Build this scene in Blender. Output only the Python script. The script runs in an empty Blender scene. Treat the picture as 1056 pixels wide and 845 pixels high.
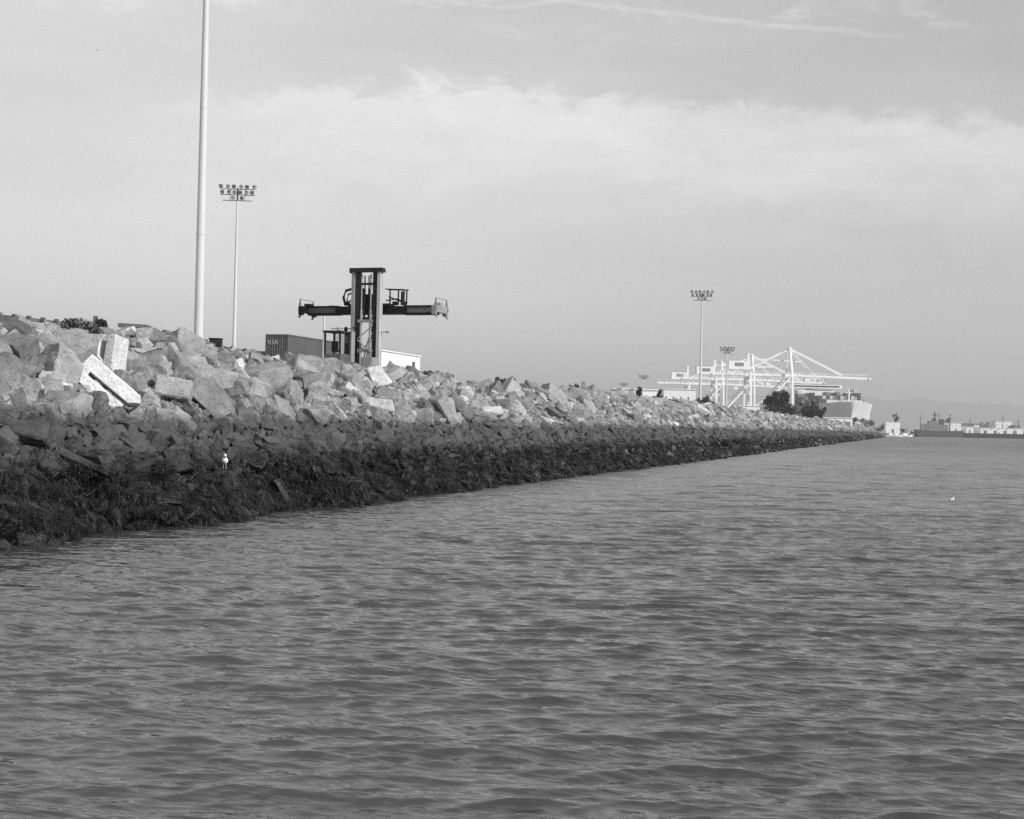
import bpy, bmesh, math, random
import numpy as np
from mathutils import Vector, Matrix, noise as mnoise
from mathutils.bvhtree import BVHTree

SC = bpy.context.scene
COL = SC.collection
rad = math.radians
rng = random.Random(7)
nrng = np.random.RandomState(11)

# ------------------------------------------------------------------ camera frame
F = 1466.7                    # focal length in photo pixels (photo is 1056 x 845)
CAM = Vector((20.0, 0.0, 3.0))
YAW = rad(15.9)               # axis turned left of the shoreline (+Y)
PITCH = rad(0.61)
ROLL = rad(1.2)
ax0 = Vector((-math.sin(YAW), math.cos(YAW), 0))
r0 = Vector((math.cos(YAW), math.sin(YAW), 0))
UP = Vector((0, 0, 1))
fwd = ax0*math.cos(PITCH) + UP*math.sin(PITCH)
u0 = UP*math.cos(PITCH) - ax0*math.sin(PITCH)
camr = r0*math.cos(ROLL) + u0*math.sin(ROLL)
camu = u0*math.cos(ROLL) - r0*math.sin(ROLL)

def ray(px, py):
    return (fwd + camr*((px-528)/F) - camu*((py-422.5)/F))
def at(px, py, D):
    d = ray(px, py)
    return CAM + d*(D/d.dot(ax0))
GZ = 5.15
def ground(px, D, z=GZ, py=None):
    """point on level z seen in column px at depth D"""
    if py is None:
        py = 438 + (px-528)*0.0212 - (z-3)*F/D
    p = at(px, py, D); p.z = z
    return p
def project(p):
    v = Vector(p)-CAM
    d = v.dot(fwd)
    return 528+F*v.dot(camr)/d, 422.5-F*v.dot(camu)/d, d

# ------------------------------------------------------------------ materials (a black-and-white place: every colour is a grey)
MATS = {}
def newmat(name):
    m = bpy.data.materials.new(name); m.use_nodes = True
    nt = m.node_tree
    b = nt.nodes['Principled BSDF']
    MATS[name] = m
    return m, nt, b
def N(nt, typ, **kw):
    n = nt.nodes.new(typ)
    for k, v in kw.items():
        if k.startswith('i_'):
            n.inputs[int(k[2:])].default_value = v
        else:
            setattr(n, k, v)
    return n
def g(v): return (v, v, v, 1)
def ramp(nt, stops):
    r = nt.nodes.new('ShaderNodeValToRGB')
    el = r.color_ramp.elements
    el[0].position, el[0].color = stops[0][0], g(stops[0][1])
    el[1].position, el[1].color = stops[-1][0], g(stops[-1][1])
    for p, c in stops[1:-1]:
        e = el.new(p); e.color = g(c)
    return r
def noise(nt, scale, detail=5, rough=.6, vec=None, dist=0):
    n = nt.nodes.new('ShaderNodeTexNoise')
    n.inputs['Scale'].default_value = scale
    n.inputs['Detail'].default_value = detail
    n.inputs['Roughness'].default_value = rough
    n.inputs['Distortion'].default_value = dist
    if vec is not None: nt.links.new(vec, n.inputs['Vector'])
    return n
def mix(nt, a, b, f, mode='MIX'):
    m = nt.nodes.new('ShaderNodeMix'); m.data_type = 'RGBA'; m.blend_type = mode
    for k, v in ((6, a), (7, b), (0, f)):
        sock = m.inputs[k]
        if hasattr(v, 'links'): nt.links.new(v, sock)
        else: sock.default_value = v if k == 0 else g(v)
    return m.outputs[2]
def mth(nt, op, a, b=None, c=None, clamp=False):
    m = nt.nodes.new('ShaderNodeMath'); m.operation = op; m.use_clamp = clamp
    for s, v in zip(m.inputs, (a, b, c)):
        if v is None: continue
        if hasattr(v, 'links'): nt.links.new(v, s)
        else: s.default_value = v
    return m.outputs[0]
def smooth(nt, v, lo, hi):
    m = nt.nodes.new('ShaderNodeMapRange'); m.interpolation_type = 'SMOOTHSTEP'
    nt.links.new(v, m.inputs[0]); m.inputs[1].default_value = lo; m.inputs[2].default_value = hi
    return m.outputs[0]
def bump(nt, b, h, strength, dist, prev=None):
    n = nt.nodes.new('ShaderNodeBump')
    n.inputs['Strength'].default_value = strength; n.inputs['Distance'].default_value = dist
    nt.links.new(h, n.inputs['Height'])
    if prev is not None: nt.links.new(prev, n.inputs['Normal'])
    nt.links.new(n.outputs[0], b.inputs['Normal'])
    return n.outputs[0]

def paint(name, v, rough=.5, var=.25, scale=1.5, metal=0.0, dirt=.0):
    """painted or bare surface with broad wear and fine streaks"""
    m, nt, b = newmat(name)
    tc = nt.nodes.new('ShaderNodeTexCoord')
    mp = nt.nodes.new('ShaderNodeMapping'); mp.inputs['Scale'].default_value = (1, 1, .35)
    nt.links.new(tc.outputs['Object'], mp.inputs['Vector'])
    n1 = noise(nt, scale, 6, .65, mp.outputs[0])
    r = ramp(nt, [(.3, v*(1-var)), (.7, min(.9, v*(1+var*.5)))])
    nt.links.new(n1.outputs[0], r.inputs[0])
    c = r.outputs[0]
    if dirt > 0:
        n2 = noise(nt, scale*5, 4, .7, mp.outputs[0])
        f = smooth(nt, n2.outputs[0], .56, .72)
        f = mth(nt, 'MULTIPLY', f, dirt)
        c = mix(nt, c, v*.35, f)
    nt.links.new(c, b.inputs['Base Color'])
    b.inputs['Roughness'].default_value = rough
    b.inputs['Metallic'].default_value = metal
    return m

def rockmat(name, lo, hi, stain=True, rough=.85, cracks=.5):
    m, nt, b = newmat(name)
    geo = nt.nodes.new('ShaderNodeNewGeometry')
    pos = geo.outputs['Position']
    oi = nt.nodes.new('ShaderNodeObjectInfo')
    n1 = noise(nt, 1.3, 8, .62, pos, .3)
    r1 = ramp(nt, [(.32, lo), (.5, (lo+hi)/2), (.68, hi)])
    nt.links.new(n1.outputs[0], r1.inputs[0])
    # speckle of the grain
    n2 = noise(nt, 17, 6, .75, pos)
    r2 = ramp(nt, [(.3, .5), (.5, .95), (.72, 1.2)])
    nt.links.new(n2.outputs[0], r2.inputs[0])
    c = mix(nt, r1.outputs[0], r2.outputs[0], 1.0, 'MULTIPLY')
    # each rock its own tone
    rnd = mth(nt, 'FRACT', mth(nt, 'ADD', geo.outputs['Random Per Island'], oi.outputs['Random']))
    tone = ramp(nt, [(0, .74), (.5, 1.0), (1, 1.18)])
    nt.links.new(rnd, tone.inputs[0])
    c = mix(nt, c, tone.outputs[0], 1.0, 'MULTIPLY')
    # lichen and rust stains in patches
    n3 = noise(nt, 2.6, 6, .7, pos, .8)
    f3 = smooth(nt, n3.outputs[0], .58, .7)
    c = mix(nt, c, lo*.5, mth(nt, 'MULTIPLY', f3, .5))
    sx = nt.nodes.new('ShaderNodeSeparateXYZ'); nt.links.new(pos, sx.inputs[0])
    n4 = noise(nt, .9, 6, .65, pos)
    zz = mth(nt, 'ADD', sx.outputs[2], mth(nt, 'MULTIPLY', mth(nt, 'SUBTRACT', n4.outputs[0], .5), 1.5))
    # tide line: weathered film up to about 3 m, algae and weed film below 1.7 m
    wet = smooth(nt, zz, 3.35, 2.85)
    alg = smooth(nt, zz, 2.15, 1.45)
    mid = mix(nt, .05, c, .30)
    c = mix(nt, c, mid, wet) if stain else c
    n5 = noise(nt, 5.5, 7, .75, pos)
    r5 = ramp(nt, [(.45, .002), (.58, .006), (.70, .065)])
    nt.links.new(n5.outputs[0], r5.inputs[0])
    c = mix(nt, c, r5.outputs[0], alg)
    nt.links.new(c, b.inputs['Base Color'])
    nt.links.new(mth(nt, 'ADD', .12, mth(nt, 'MULTIPLY', alg, .22)), b.inputs['Specular IOR Level'])
    rr = mth(nt, 'SUBTRACT', rough, mth(nt, 'MULTIPLY', alg, .56))
    nt.links.new(rr, b.inputs['Roughness'])
    vw = nt.nodes.new('ShaderNodeVectorMath'); vw.operation = 'ADD'
    nd = noise(nt, 2.2, 4, .6, pos); nt.links.new(pos, vw.inputs[0]); nt.links.new(nd.outputs['Color'], vw.inputs[1])
    vo = nt.nodes.new('ShaderNodeTexVoronoi'); vo.feature = 'DISTANCE_TO_EDGE'; vo.inputs['Scale'].default_value = .75
    nt.links.new(vw.outputs[0], vo.inputs['Vector'])
    crk = mth(nt, 'MULTIPLY', smooth(nt, vo.outputs['Distance'], .022, .004), smooth(nt, n4.outputs[0], .42, .55))
    c = mix(nt, c, lo*.16, mth(nt, 'MULTIPLY', crk, cracks))
    nt.links.new(c, b.inputs['Base Color'])
    h1 = noise(nt, 5, 8, .68, pos)
    h2 = noise(nt, 1.6, 3, .5, pos)
    bn = bump(nt, b, h1.outputs[0], .75, .09)
    bump(nt, b, h2.outputs[0], .35, .2, bn)
    return m

M_pale = rockmat('pale_rock', .25, .42)
M_grey = rockmat('grey_rock', .18, .31)
M_dark = rockmat('dark_rock', .12, .2)
M_rub = rockmat('tidal_rock', .12, .25)
M_conc = rockmat('white_concrete', .58, .76, cracks=.12)
M_chalk = rockmat('light_rock', .42, .58)
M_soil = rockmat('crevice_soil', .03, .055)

def groundmat():
    m, nt, b = newmat('yard_ground')
    geo = nt.nodes.new('ShaderNodeNewGeometry')
    n1 = noise(nt, .12, 8, .65, geo.outputs['Position'])
    r = ramp(nt, [(.3, .12), (.7, .26)])
    nt.links.new(n1.outputs[0], r.inputs[0]); nt.links.new(r.outputs[0], b.inputs['Base Color'])
    b.inputs['Roughness'].default_value = .95
    return m
M_ground = groundmat()

def foliage(name, lo, hi):
    m, nt, b = newmat(name)
    geo = nt.nodes.new('ShaderNodeNewGeometry')
    n1 = noise(nt, 1.1, 4, .6, geo.outputs['Position'])
    x = mth(nt, 'ADD', mth(nt, 'MULTIPLY', n1.outputs[0], .5), mth(nt, 'MULTIPLY', geo.outputs['Random Per Island'], .5))
    r = ramp(nt, [(.25, lo), (.75, hi)])
    nt.links.new(x, r.inputs[0]); nt.links.new(r.outputs[0], b.inputs['Base Color'])
    b.inputs['Roughness'].default_value = .75; b.inputs['Specular IOR Level'].default_value = .1
    return m
M_leaf = foliage('dark_foliage', .025, .065)
M_weedtop = foliage('dry_weed', .08, .2)
M_scrub = foliage('scrub_foliage', .04, .10)

def seaweedmat():
    m, nt, b = newmat('wet_seaweed')
    geo = nt.nodes.new('ShaderNodeNewGeometry')
    r = ramp(nt, [(0, .003), (.7, .009), (.9, .028), (1, .08)])
    nt.links.new(geo.outputs['Random Per Island'], r.inputs[0])
    nt.links.new(r.outputs[0], b.inputs['Base Color'])
    b.inputs['Roughness'].default_value = .36; b.inputs['Specular IOR Level'].default_value = .3
    return m
M_weed = seaweedmat()

M_white = paint('white_paint', .80, .5, .08, 1.2, dirt=.12)
M_crane = paint('crane_white_paint', .82, .5, .06, .2)
M_galv = paint('galvanised_steel', .60, .5, .08, .8)
M_steel = paint('worn_dark_steel', .032, .55, .5, 2.5, dirt=.5)
M_blacks = paint('black_greasy_steel', .011, .45, .4, 3)
for _m in (M_steel, M_blacks): _m.node_tree.nodes['Principled BSDF'].inputs['Specular IOR Level'].default_value = .12
M_midst = paint('faded_machine_paint', .30, .55, .3, 2, dirt=.6)
M_pales = paint('pale_machine_paint', .50, .5, .2, 2, dirt=.4)
M_rust = paint('rusty_arm_paint', .12, .6, .4, 2, dirt=.6)
M_rubber = paint('tyre_rubber', .025, .8, .2, 4)
M_glass = paint('cab_glass', .07, .08, .1, 1)
M_clear, _nt, _b = newmat('clear_glass'); _b.inputs['Base Color'].default_value = g(.7); _b.inputs['Transmission Weight'].default_value = 1; _b.inputs['Roughness'].default_value = .02
M_lens = paint('lamp_lens', .35, .15, .1, 3)
M_lampb = paint('lamp_housing', .06, .5, .2, 4)
M_contd = paint('dark_container_paint', .085, .6, .25, 1.0, dirt=.3)
M_contm = paint('grey_container_paint', .22, .6, .25, 1.0, dirt=.3)
M_contl = paint('light_container_paint', .55, .6, .2, 1.0, dirt=.3)
M_hulld = paint('dark_hull_paint', .11, .6, .3, .1)
M_hulll = paint('light_hull_paint', .55, .6, .2, .1, dirt=.2)
M_pier = paint('pier_timber', .07, .8, .4, .1)
M_roof = paint('dark_roof', .12, .8, .2, .1)
M_wood = paint('weathered_timber', .14, .85, .35, 3, dirt=.4)
M_bark = paint('bark', .10, .9, .4, 4)
M_hair = paint('gull_white', .82, .7, .05, 8)
M_wing = paint('gull_grey', .33, .7, .15, 10)
M_beak = paint('gull_beak', .45, .5, .1, 10)
M_black = paint('wing_tip_black', .03, .7, .1, 10)

# ------------------------------------------------------------------ mesh builder
class MB:
    def __init__(s): s.v = []; s.f = []
    def add(s, vs, fs):
        o = len(s.v); s.v += [tuple(v) for v in vs]; s.f += [tuple(i+o for i in f) for f in fs]
    def box(s, c, size, R=None):
        c = Vector(c); hx, hy, hz = (a/2 for a in size)
        vs = [Vector((x, y, z)) for x in (-hx, hx) for y in (-hy, hy) for z in (-hz, hz)]
        if R is not None: vs = [R @ v for v in vs]
        s.add([c+v for v in vs], [(0,1,3,2),(4,6,7,5),(0,4,5,1),(2,3,7,6),(0,2,6,4),(1,5,7,3)])
        return s
    def bar(s, p, q, w, h=None, up=UP):
        p, q = Vector(p), Vector(q); h = h or w
        d = (q-p).normalized(); up = Vector(up)
        if abs(d.dot(up)) > .97: up = Vector((1, 0, 0)) if abs(d.x) < .9 else Vector((0, 1, 0))
        a = d.cross(up).normalized(); b = a.cross(d)
        vs = [e+a*(i*w/2)+b*(j*h/2) for e in (p, q) for i, j in ((-1,-1),(1,-1),(1,1),(-1,1))]
        s.add(vs, [(0,1,2,3),(7,6,5,4),(0,4,5,1),(1,5,6,2),(2,6,7,3),(3,7,4,0)])
        return s
    def tube(s, p, q, ra, rb=None, n=10, caps=True):
        p, q = Vector(p), Vector(q); rb = ra if rb is None else rb
        d = (q-p).normalized(); up = UP if abs(d.z) < .97 else Vector((1, 0, 0))
        a = d.cross(up).normalized(); b = a.cross(d)
        vs = []
        for e, r in ((p, ra), (q, rb)):
            vs += [e+a*(r*math.cos(2*math.pi*i/n))+b*(r*math.sin(2*math.pi*i/n)) for i in range(n)]
        fs = [(i, (i+1) % n, n+(i+1) % n, n+i) for i in range(n)]
        if caps: fs += [tuple(range(n-1, -1, -1)), tuple(range(n, 2*n))]
        s.add(vs, fs); return s
    def path(s, pts, radii, n=8, squash=1.0):
        """one continuous swept skin through rings, closed at both ends"""
        pts = [Vector(p) for p in pts]; vs = []; fs = []
        for k, p in enumerate(pts):
            d = (pts[min(k+1, len(pts)-1)]-pts[max(k-1, 0)]).normalized()
            up = UP if abs(d.z) < .95 else Vector((1, 0, 0))
            a = d.cross(up).normalized(); b = a.cross(d); r = radii[k]
            vs += [p+a*(r*squash*math.cos(2*math.pi*i/n))+b*(r*math.sin(2*math.pi*i/n)) for i in range(n)]
        for k in range(len(pts)-1):
            fs += [(k*n+i, k*n+(i+1) % n, (k+1)*n+(i+1) % n, (k+1)*n+i) for i in range(n)]
        fs += [tuple(range(n-1, -1, -1)), tuple(range((len(pts)-1)*n, len(pts)*n))]
        s.add(vs, fs); return s
    def prism(s, poly, axis_o, ex, ez, ey, depth):
        """polygon in (ex,ez) extruded by depth along ey"""
        o = Vector(axis_o); n = len(poly)
        vs = [o+ex*x+ez*z for x, z in poly]+[o+ex*x+ez*z+ey*depth for x, z in poly]
        fs = [tuple(range(n-1, -1, -1)), tuple(range(n, 2*n))]+[(i, (i+1) % n, n+(i+1) % n, n+i) for i in range(n)]
        s.add(vs, fs); return s
    def mesh(s, name, m, sm=None):
        me = bpy.data.meshes.new(name); me.from_pydata(s.v, [], s.f); me.update()
        bm = bmesh.new(); bm.from_mesh(me); bmesh.ops.recalc_face_normals(bm, faces=bm.faces); bm.to_mesh(me); bm.free()
        me.materials.append(m)
        if sm is not None:
            me.polygons.foreach_set('use_smooth', [True]*len(me.polygons)); me.set_sharp_from_angle(angle=rad(sm))
        return me
    def build(s, name, m, parent=None, sm=None, loc=None):
        o = bpy.data.objects.new(name, s.mesh(name, m, sm)); COL.objects.link(o)
        if parent: o.parent = parent
        if loc is not None: o.location = loc
        return o

def tag(o, label, cat=None, group=None, kind=None):
    o['label'] = label
    if cat: o['category'] = cat
    if group: o['group'] = group
    if kind: o['kind'] = kind
    return o
def empty(name, loc, rz, label, cat, group=None):
    o = bpy.data.objects.new(name, None); COL.objects.link(o)
    o.location = loc; o.rotation_euler = (0, 0, rz); o.empty_display_size = .3
    return tag(o, label, cat, group)
def kids(o): return [c for c in COL.objects if c.parent == o]
def copy_tree(o, parent=None):
    c = o.copy(); COL.objects.link(c)
    if parent: c.parent = parent
    for ch in kids(o): copy_tree(ch, c)
    return c
def npmesh(name, V, Fc, mats, midx=None, sm=None):
    """big triangle mesh from arrays"""
    me = bpy.data.meshes.new(name)
    V = np.ascontiguousarray(V, np.float32); Fc = np.ascontiguousarray(Fc, np.int32)
    k = Fc.shape[1]
    me.vertices.add(len(V)); me.vertices.foreach_set('co', V.ravel())
    me.loops.add(Fc.size); me.loops.foreach_set('vertex_index', Fc.ravel())
    me.polygons.add(len(Fc)); me.polygons.foreach_set('loop_start', np.arange(0, Fc.size, k, dtype=np.int32))
    if midx is not None: me.polygons.foreach_set('material_index', np.ascontiguousarray(midx, np.int32))
    for m in mats: me.materials.append(m)
    me.update(calc_edges=True)
    if sm is not None:
        me.polygons.foreach_set('use_smooth', np.ones(len(Fc), bool)); me.set_sharp_from_angle(angle=rad(sm))
    return me
def link(name, me, parent=None):
    o = bpy.data.objects.new(name, me); COL.objects.link(o)
    if parent: o.parent = parent
    return o

# ------------------------------------------------------------------ terrain
SHORE_END = 905.0
SL = 0.667
def vn(x, y, z=0.0): return mnoise.noise(Vector((x, y, z)))
def toe(y):      # the waterline wanders a little
    return 0.6*vn(y*.11, 3.1)+.75*vn(y*.33, 9.4)
def crest_h(y): return 6.12+.22*vn(y*.05, 40.2)-.95*math.exp(-((y-92)/15)**2)-.55*math.exp(-((y-63)/7)**2)+.15*vn(y*.21, 4.0)
def hgt(x, y):   # x = metres inland
    ch = crest_h(y)
    z = (x-toe(y))*SL
    if y > SHORE_END-12: z -= max(0, y-(SHORE_END-12))*.6
    if z > ch-.35:
        t = min(1, max(0, (z-(ch-.35))/1.6)); z = ch-.35+.35*math.sin(t*math.pi/2)
        if x > 12.0: z = max(5.1, z-(x-12.0)*.18)
    return z

ys = np.concatenate([np.arange(-20, 160, .7), np.arange(160, 400, 2), np.arange(400, SHORE_END+12, 6)])
xs = np.concatenate([np.arange(-6, 15.01, .6)])
V = []
for y in ys:
    for x in xs:
        z = hgt(x, y)-(.25 if x < 9.4 else .05)+(.16 if x < 9.4 else .09)*vn(x*.9, y*.9, 5)
        if x >= 14.9: z = 5.05
        V.append((-x, y, z))
nx = len(xs); Fq = [(j*nx+i, j*nx+i+1, (j+1)*nx+i+1, (j+1)*nx+i) for j in range(len(ys)-1) for i in range(nx-1)]
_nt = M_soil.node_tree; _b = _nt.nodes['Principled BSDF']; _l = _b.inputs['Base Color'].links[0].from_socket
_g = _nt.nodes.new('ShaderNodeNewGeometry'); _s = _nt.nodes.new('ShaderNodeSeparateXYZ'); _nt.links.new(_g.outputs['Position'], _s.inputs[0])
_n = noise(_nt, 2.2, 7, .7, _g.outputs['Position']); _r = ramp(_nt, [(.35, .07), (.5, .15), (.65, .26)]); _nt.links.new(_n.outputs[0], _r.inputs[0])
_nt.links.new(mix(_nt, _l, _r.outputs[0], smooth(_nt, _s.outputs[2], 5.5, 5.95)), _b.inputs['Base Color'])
me = npmesh('embankment', V, Fq, [M_soil], sm=60)
emb = tag(link('embankment', me), 'dark soil bed of the riprap embankment under the rocks', kind='structure')

# ground sheet: yard, quay apron and the mole that carries the end of the riprap
def quay_x(D): return 157.6-(D-800)*.075
q0 = CAM+ax0*700+r0*(quay_x(700)+6); q1 = CAM+ax0*1500+r0*(quay_x(1500)+6)
b = MB()
G = GZ
b.add([(-13, -4000, G), (-13, 690, G), (q0.x, 690, G), (-13000, 690, G), (-13000, -4000, G)], [(0, 1, 2, 3, 4)])
b.add([(q0.x, 690, G), (q1.x, q1.y, G), (-13000, q1.y, G), (-13000, 690, G)], [(0, 1, 2, 3)])
b.add([(-13, 690, G), (-13, SHORE_END-12, G), (-26, SHORE_END-12, G), (-26, 690, G)], [(0, 1, 2, 3)])
b.add([(q0.x, 690, G), (q0.x, 690, -1), (q1.x, q1.y, -1), (q1.x, q1.y, G)], [(0, 1, 2, 3)])
b.add([(q0.x, 690, G-.01), (q0.x, 690, -1), (-26, 690, -1), (-26, 690, G-.01)], [(0, 1, 2, 3)])
tag(b.build('ground', M_ground), 'flat container yard ground behind the riprap embankment', kind='structure')

# ------------------------------------------------------------------ rocks: base shapes
def rock_base(seed, kind, lod):
    R = random.Random(seed)
    dims = {'block': (1.0, .8, .72), 'slab': (1.1, .8, .36), 'wedge': (1.0, .78, .8), 'rounded': (.95, .85, .72)}[kind]
    bm = bmesh.new()
    bmesh.ops.create_cube(bm, size=1.0)
    for v in bm.verts:
        v.co = Vector((v.co.x*dims[0]*R.uniform(.8, 1.08), v.co.y*dims[1]*R.uniform(.8, 1.08), v.co.z*dims[2]*R.uniform(.85, 1.08)))
    cuts = {'block': 7, 'slab': 6, 'wedge': 6, 'rounded': 15}[kind]
    def cut(n, d):
        r = bmesh.ops.bisect_plane(bm, geom=bm.verts[:]+bm.edges[:]+bm.faces[:], plane_co=n*d, plane_no=n, clear_outer=True)
        e = [x for x in r['geom_cut'] if isinstance(x, bmesh.types.BMEdge)]
        if len(e) > 2: bmesh.ops.contextual_create(bm, geom=e)
    if kind == 'wedge':
        n = Vector((R.uniform(.5, .9), R.uniform(-.3, .3), 1)).normalized(); cut(n, .17)
    for _ in range(cuts):
        n = Vector((R.gauss(0, 1), R.gauss(0, 1), R.gauss(0, .7))).normalized()
        sup = max(v.co.dot(n) for v in bm.verts)
        cut(n, sup*R.uniform(.68, .93))
    bmesh.ops.recalc_face_normals(bm, faces=bm.faces)
    if lod > 0:
        bmesh.ops.bevel(bm, geom=bm.edges[:], offset=.035 if kind == 'rounded' else .02, segments=1, affect='EDGES', clamp_overlap=True)
    bmesh.ops.triangulate(bm, faces=bm.faces)
    if lod > 1:
        for _ in range(3):
            long = [e for e in bm.edges if e.calc_length() > .14]
            if not long: break
            bmesh.ops.subdivide_edges(bm, edges=long, cuts=1)
            bmesh.ops.triangulate(bm, faces=bm.faces)
        bm.normal_update()
        o = Vector((seed*3.1, seed*1.7, 0))
        for v in bm.verts:
            p = v.co
            d = .06*mnoise.noise(p*2.6+o)+.04*mnoise.noise(p*6+o)-.03*abs(mnoise.noise(p*4.5-o))
            v.co = p+v.normal*d
    bm.verts.ensure_lookup_table()
    V = np.array([v.co[:] for v in bm.verts], np.float32); Fc = np.array([[v.index for v in f.verts] for f in bm.faces], np.int32)
    bm.verts.index_update()
    Fc = np.array([[v.index for v in f.verts] for f in bm.faces], np.int32)
    bm.free()
    return V, Fc
KINDS = ['block', 'wedge', 'slab', 'rounded']
BASES = []      # (kind, {lod: (V,F)})
for i in range(22):
    k = KINDS[[0, 1, 0, 3, 1, 2, 0, 1][i % 8]]
    BASES.append((k, {l: rock_base(100+i*13, k, l) for l in (0, 1, 2)}))

ROUND = [i for i, b_ in enumerate(BASES) if b_[0] in ('rounded', 'block')]
ROUND += [i for i in ROUND if BASES[i][0] == 'rounded']*3
def rot_on_slope(R, flat=.35):
    a = R.uniform(0, 2*math.pi)
    m = Matrix.Rotation(a, 3, 'Z')
    tilt = Matrix.Rotation(R.gauss(0, flat), 3, 'X') @ Matrix.Rotation(R.gauss(0, flat), 3, 'Y')
    slope = Matrix.Rotation(math.atan(SL)*.55, 3, 'Y')
    return slope @ tilt @ m

# dart throwing over the slope; every rock = dict
ROCKS = []
cell = 1.0
def throw(n, x0, x1, y0, y1, smin, smax, power, fill, out, mats, tier, keep=.62, special=()):
    grid = {}
    for _ in range(n):
        y = rng.uniform(y0, y1); x = rng.uniform(x0, x1)
        s = smin+(smax-smin)*rng.random()**power
        r = s*fill
        ok = True
        ci, cj = int(x//cell), int(y//cell)
        rr = int(math.ceil((r+smax*fill)/cell))
        for i in range(ci-rr, ci+rr+1):
            for j in range(cj-rr, cj+rr+1):
                for (qx, qy, qr) in grid.get((i, j), ()):
                    if (qx-x)**2*1.44+(qy-y)**2 < ((qr+r)*keep*1.25)**2: ok = False; break
                if not ok: break
            if not ok: break
        if not ok: continue
        skip = False
        for (qx, qy, qr) in special:
            if (qx-x)**2*1.44+(qy-y)**2 < (qr+r*.55)**2: skip = True; break
        if skip: continue
        grid.setdefault((ci, cj), []).append((x, y, r))
        bi = rng.choice(ROUND) if tier == 'lower' or (tier == 'upper' and y < 72 and s > 1 and rng.random() < .4) else rng.randrange(len(BASES))
        kind = BASES[bi][0]
        R = rot_on_slope(rng, (.38 if kind != 'slab' else .5) if s > 1.1 and y < 150 else 1.1)
        sc = Vector((s*rng.uniform(.9, 1.2), s*rng.uniform(.85, 1.1), s*rng.uniform(.8, 1.1)))
        z = hgt(x, y)+out*s
        if x > 9 and tier == 'upper': z -= .12*s
        A = np.array(R, np.float32) @ np.diag(np.array(sc, np.float32))
        ROCKS.append(dict(x=x, y=y, s=s, b=bi, kind=kind, A=A, R=R, sc=sc, t=np.array((-x, y, z), np.float32), tier=tier, m=rng.choices(range(len(mats)), weights=[w for _, w in mats])[0], mats=mats))
MU = [(M_pale, 5), (M_grey, 4), (M_dark, .7), (M_chalk, .8)]
ML = [(M_rub, 1)]

# hand-placed pieces, positions found where the ray meets the slope (real places on the bank)
def on_slope(px, py, lift=0.0):
    d = ray(px, py).normalized(); t = 20.0
    while t < 900:
        p = CAM+d*t
        if p.z <= hgt(-p.x, p.y)+lift: break
        t += .05 if t < 120 else .3
    return p
SPECIAL = []
def reserve(p, r): SPECIAL.append((-p.x, p.y, r))
P_slab = on_slope(107, 401, .55); reserve(P_slab, .75)
P_blk = on_slope(107, 371, .55); reserve(P_blk, .55)
P_saddle = on_slope(310, 370, .4); reserve(P_saddle, .5)
reserve(on_slope(124, 404, .4), .8); reserve(on_slope(90, 402, .4), .6); reserve(on_slope(284, 351, .2), 1.0); reserve(on_slope(286, 372, .3), 1.1); reserve(on_slope(300, 362, .3), .8); reserve(on_slope(270, 350, .2), .9)
P_plank = on_slope(88, 478, .6)
P_lean = on_slope(290, 512, .3)
P_gullrock = on_slope(232, 500, .3)

throw(6000, 4.5, 8.1, 18, 72, .75, 2.1, 1.5, .42, .07, MU, 'upper', special=SPECIAL)
throw(7000, 4.5, 8.8, 72, 150, .65, 1.75, 1.5, .42, .10, MU, 'upper', special=SPECIAL)
throw(3500, 8.1, 10.2, 18, 150, .4, 1.1, 1.5, .45, .02, MU, 'upper', special=SPECIAL)
throw(20000, 4.4, 10.8, 18, 150, .18, .62, 1.3, .40, .2, MU, 'upper')
throw(22000, 4.5, 9.8, 150, 420, .6, 1.6, 1.5, .42, .14, MU, 'upper')
throw(12000, 4.5, 11, 150, 420, .3, .7, 1.3, .5, .25, MU, 'upper')
throw(22000, 4.5, 10.4, 420, SHORE_END, .9, 1.9, 1.3, .42, .18, MU, 'upper')
throw(6000, 2.0, 5.0, 18, 150, .5, 1.15, 1.8, .42, .10, ML, 'middle')
throw(30000, 1.6, 5.3, 18, 150, .2, .5, 1.3, .42, .22, ML, 'middle')
throw(8000, -2.2, 2.4, 18, 150, .5, 1.25, 1.4, .42, .12, ML, 'lower')
throw(12000, -1.4, 2.4, 18, 150, .2, .5, 1.3, .42, .2, ML, 'lower')
throw(14000, -1.6, 5.0, 150, 420, .5, 1.2, 1.5, .42, .18, ML, 'middle')
throw(9000, -1.6, 5.0, 420, SHORE_END, .8, 1.6, 1.3, .45, .2, ML, 'middle')

# ---- which rocks does the photograph show largest?
def gather(idx, lod_of):
    Vs, Fs, own = [], [], []; o = 0
    for i in idx:
        r = ROCKS[i]; V, Fc = BASES[r['b']][1][lod_of(r)]
        Vs.append(V @ r['A'].T + r['t']); Fs.append(Fc+o); own.append(np.full(len(Fc), i, np.int32)); o += len(V)
    return np.concatenate(Vs), np.concatenate(Fs), np.concatenate(own)
near = [i for i, r in enumerate(ROCKS) if r['y'] < 300]
Vn, Fn, On = gather(near, lambda r: 0)
bvh = BVHTree.FromPolygons(Vn.tolist(), Fn.tolist())
count = {}
for py in range(322, 572, 3):
    for px in range(-20, 780, 3):
        h = bvh.ray_cast(CAM, ray(px, py).normalized(), 500)
        if h[2] is not None:
            i = int(On[h[2]]); c = count.setdefault(i, [0, 0, 0]); c[0] += 1; c[1] += px; c[2] += py
order = sorted(count, key=lambda i: -count[i][0])
ind_up = [i for i in order if ROCKS[i]['tier'] == 'upper'][:285]
ind_lo = [i for i in order if ROCKS[i]['tier'] != 'upper'][:130]
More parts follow.
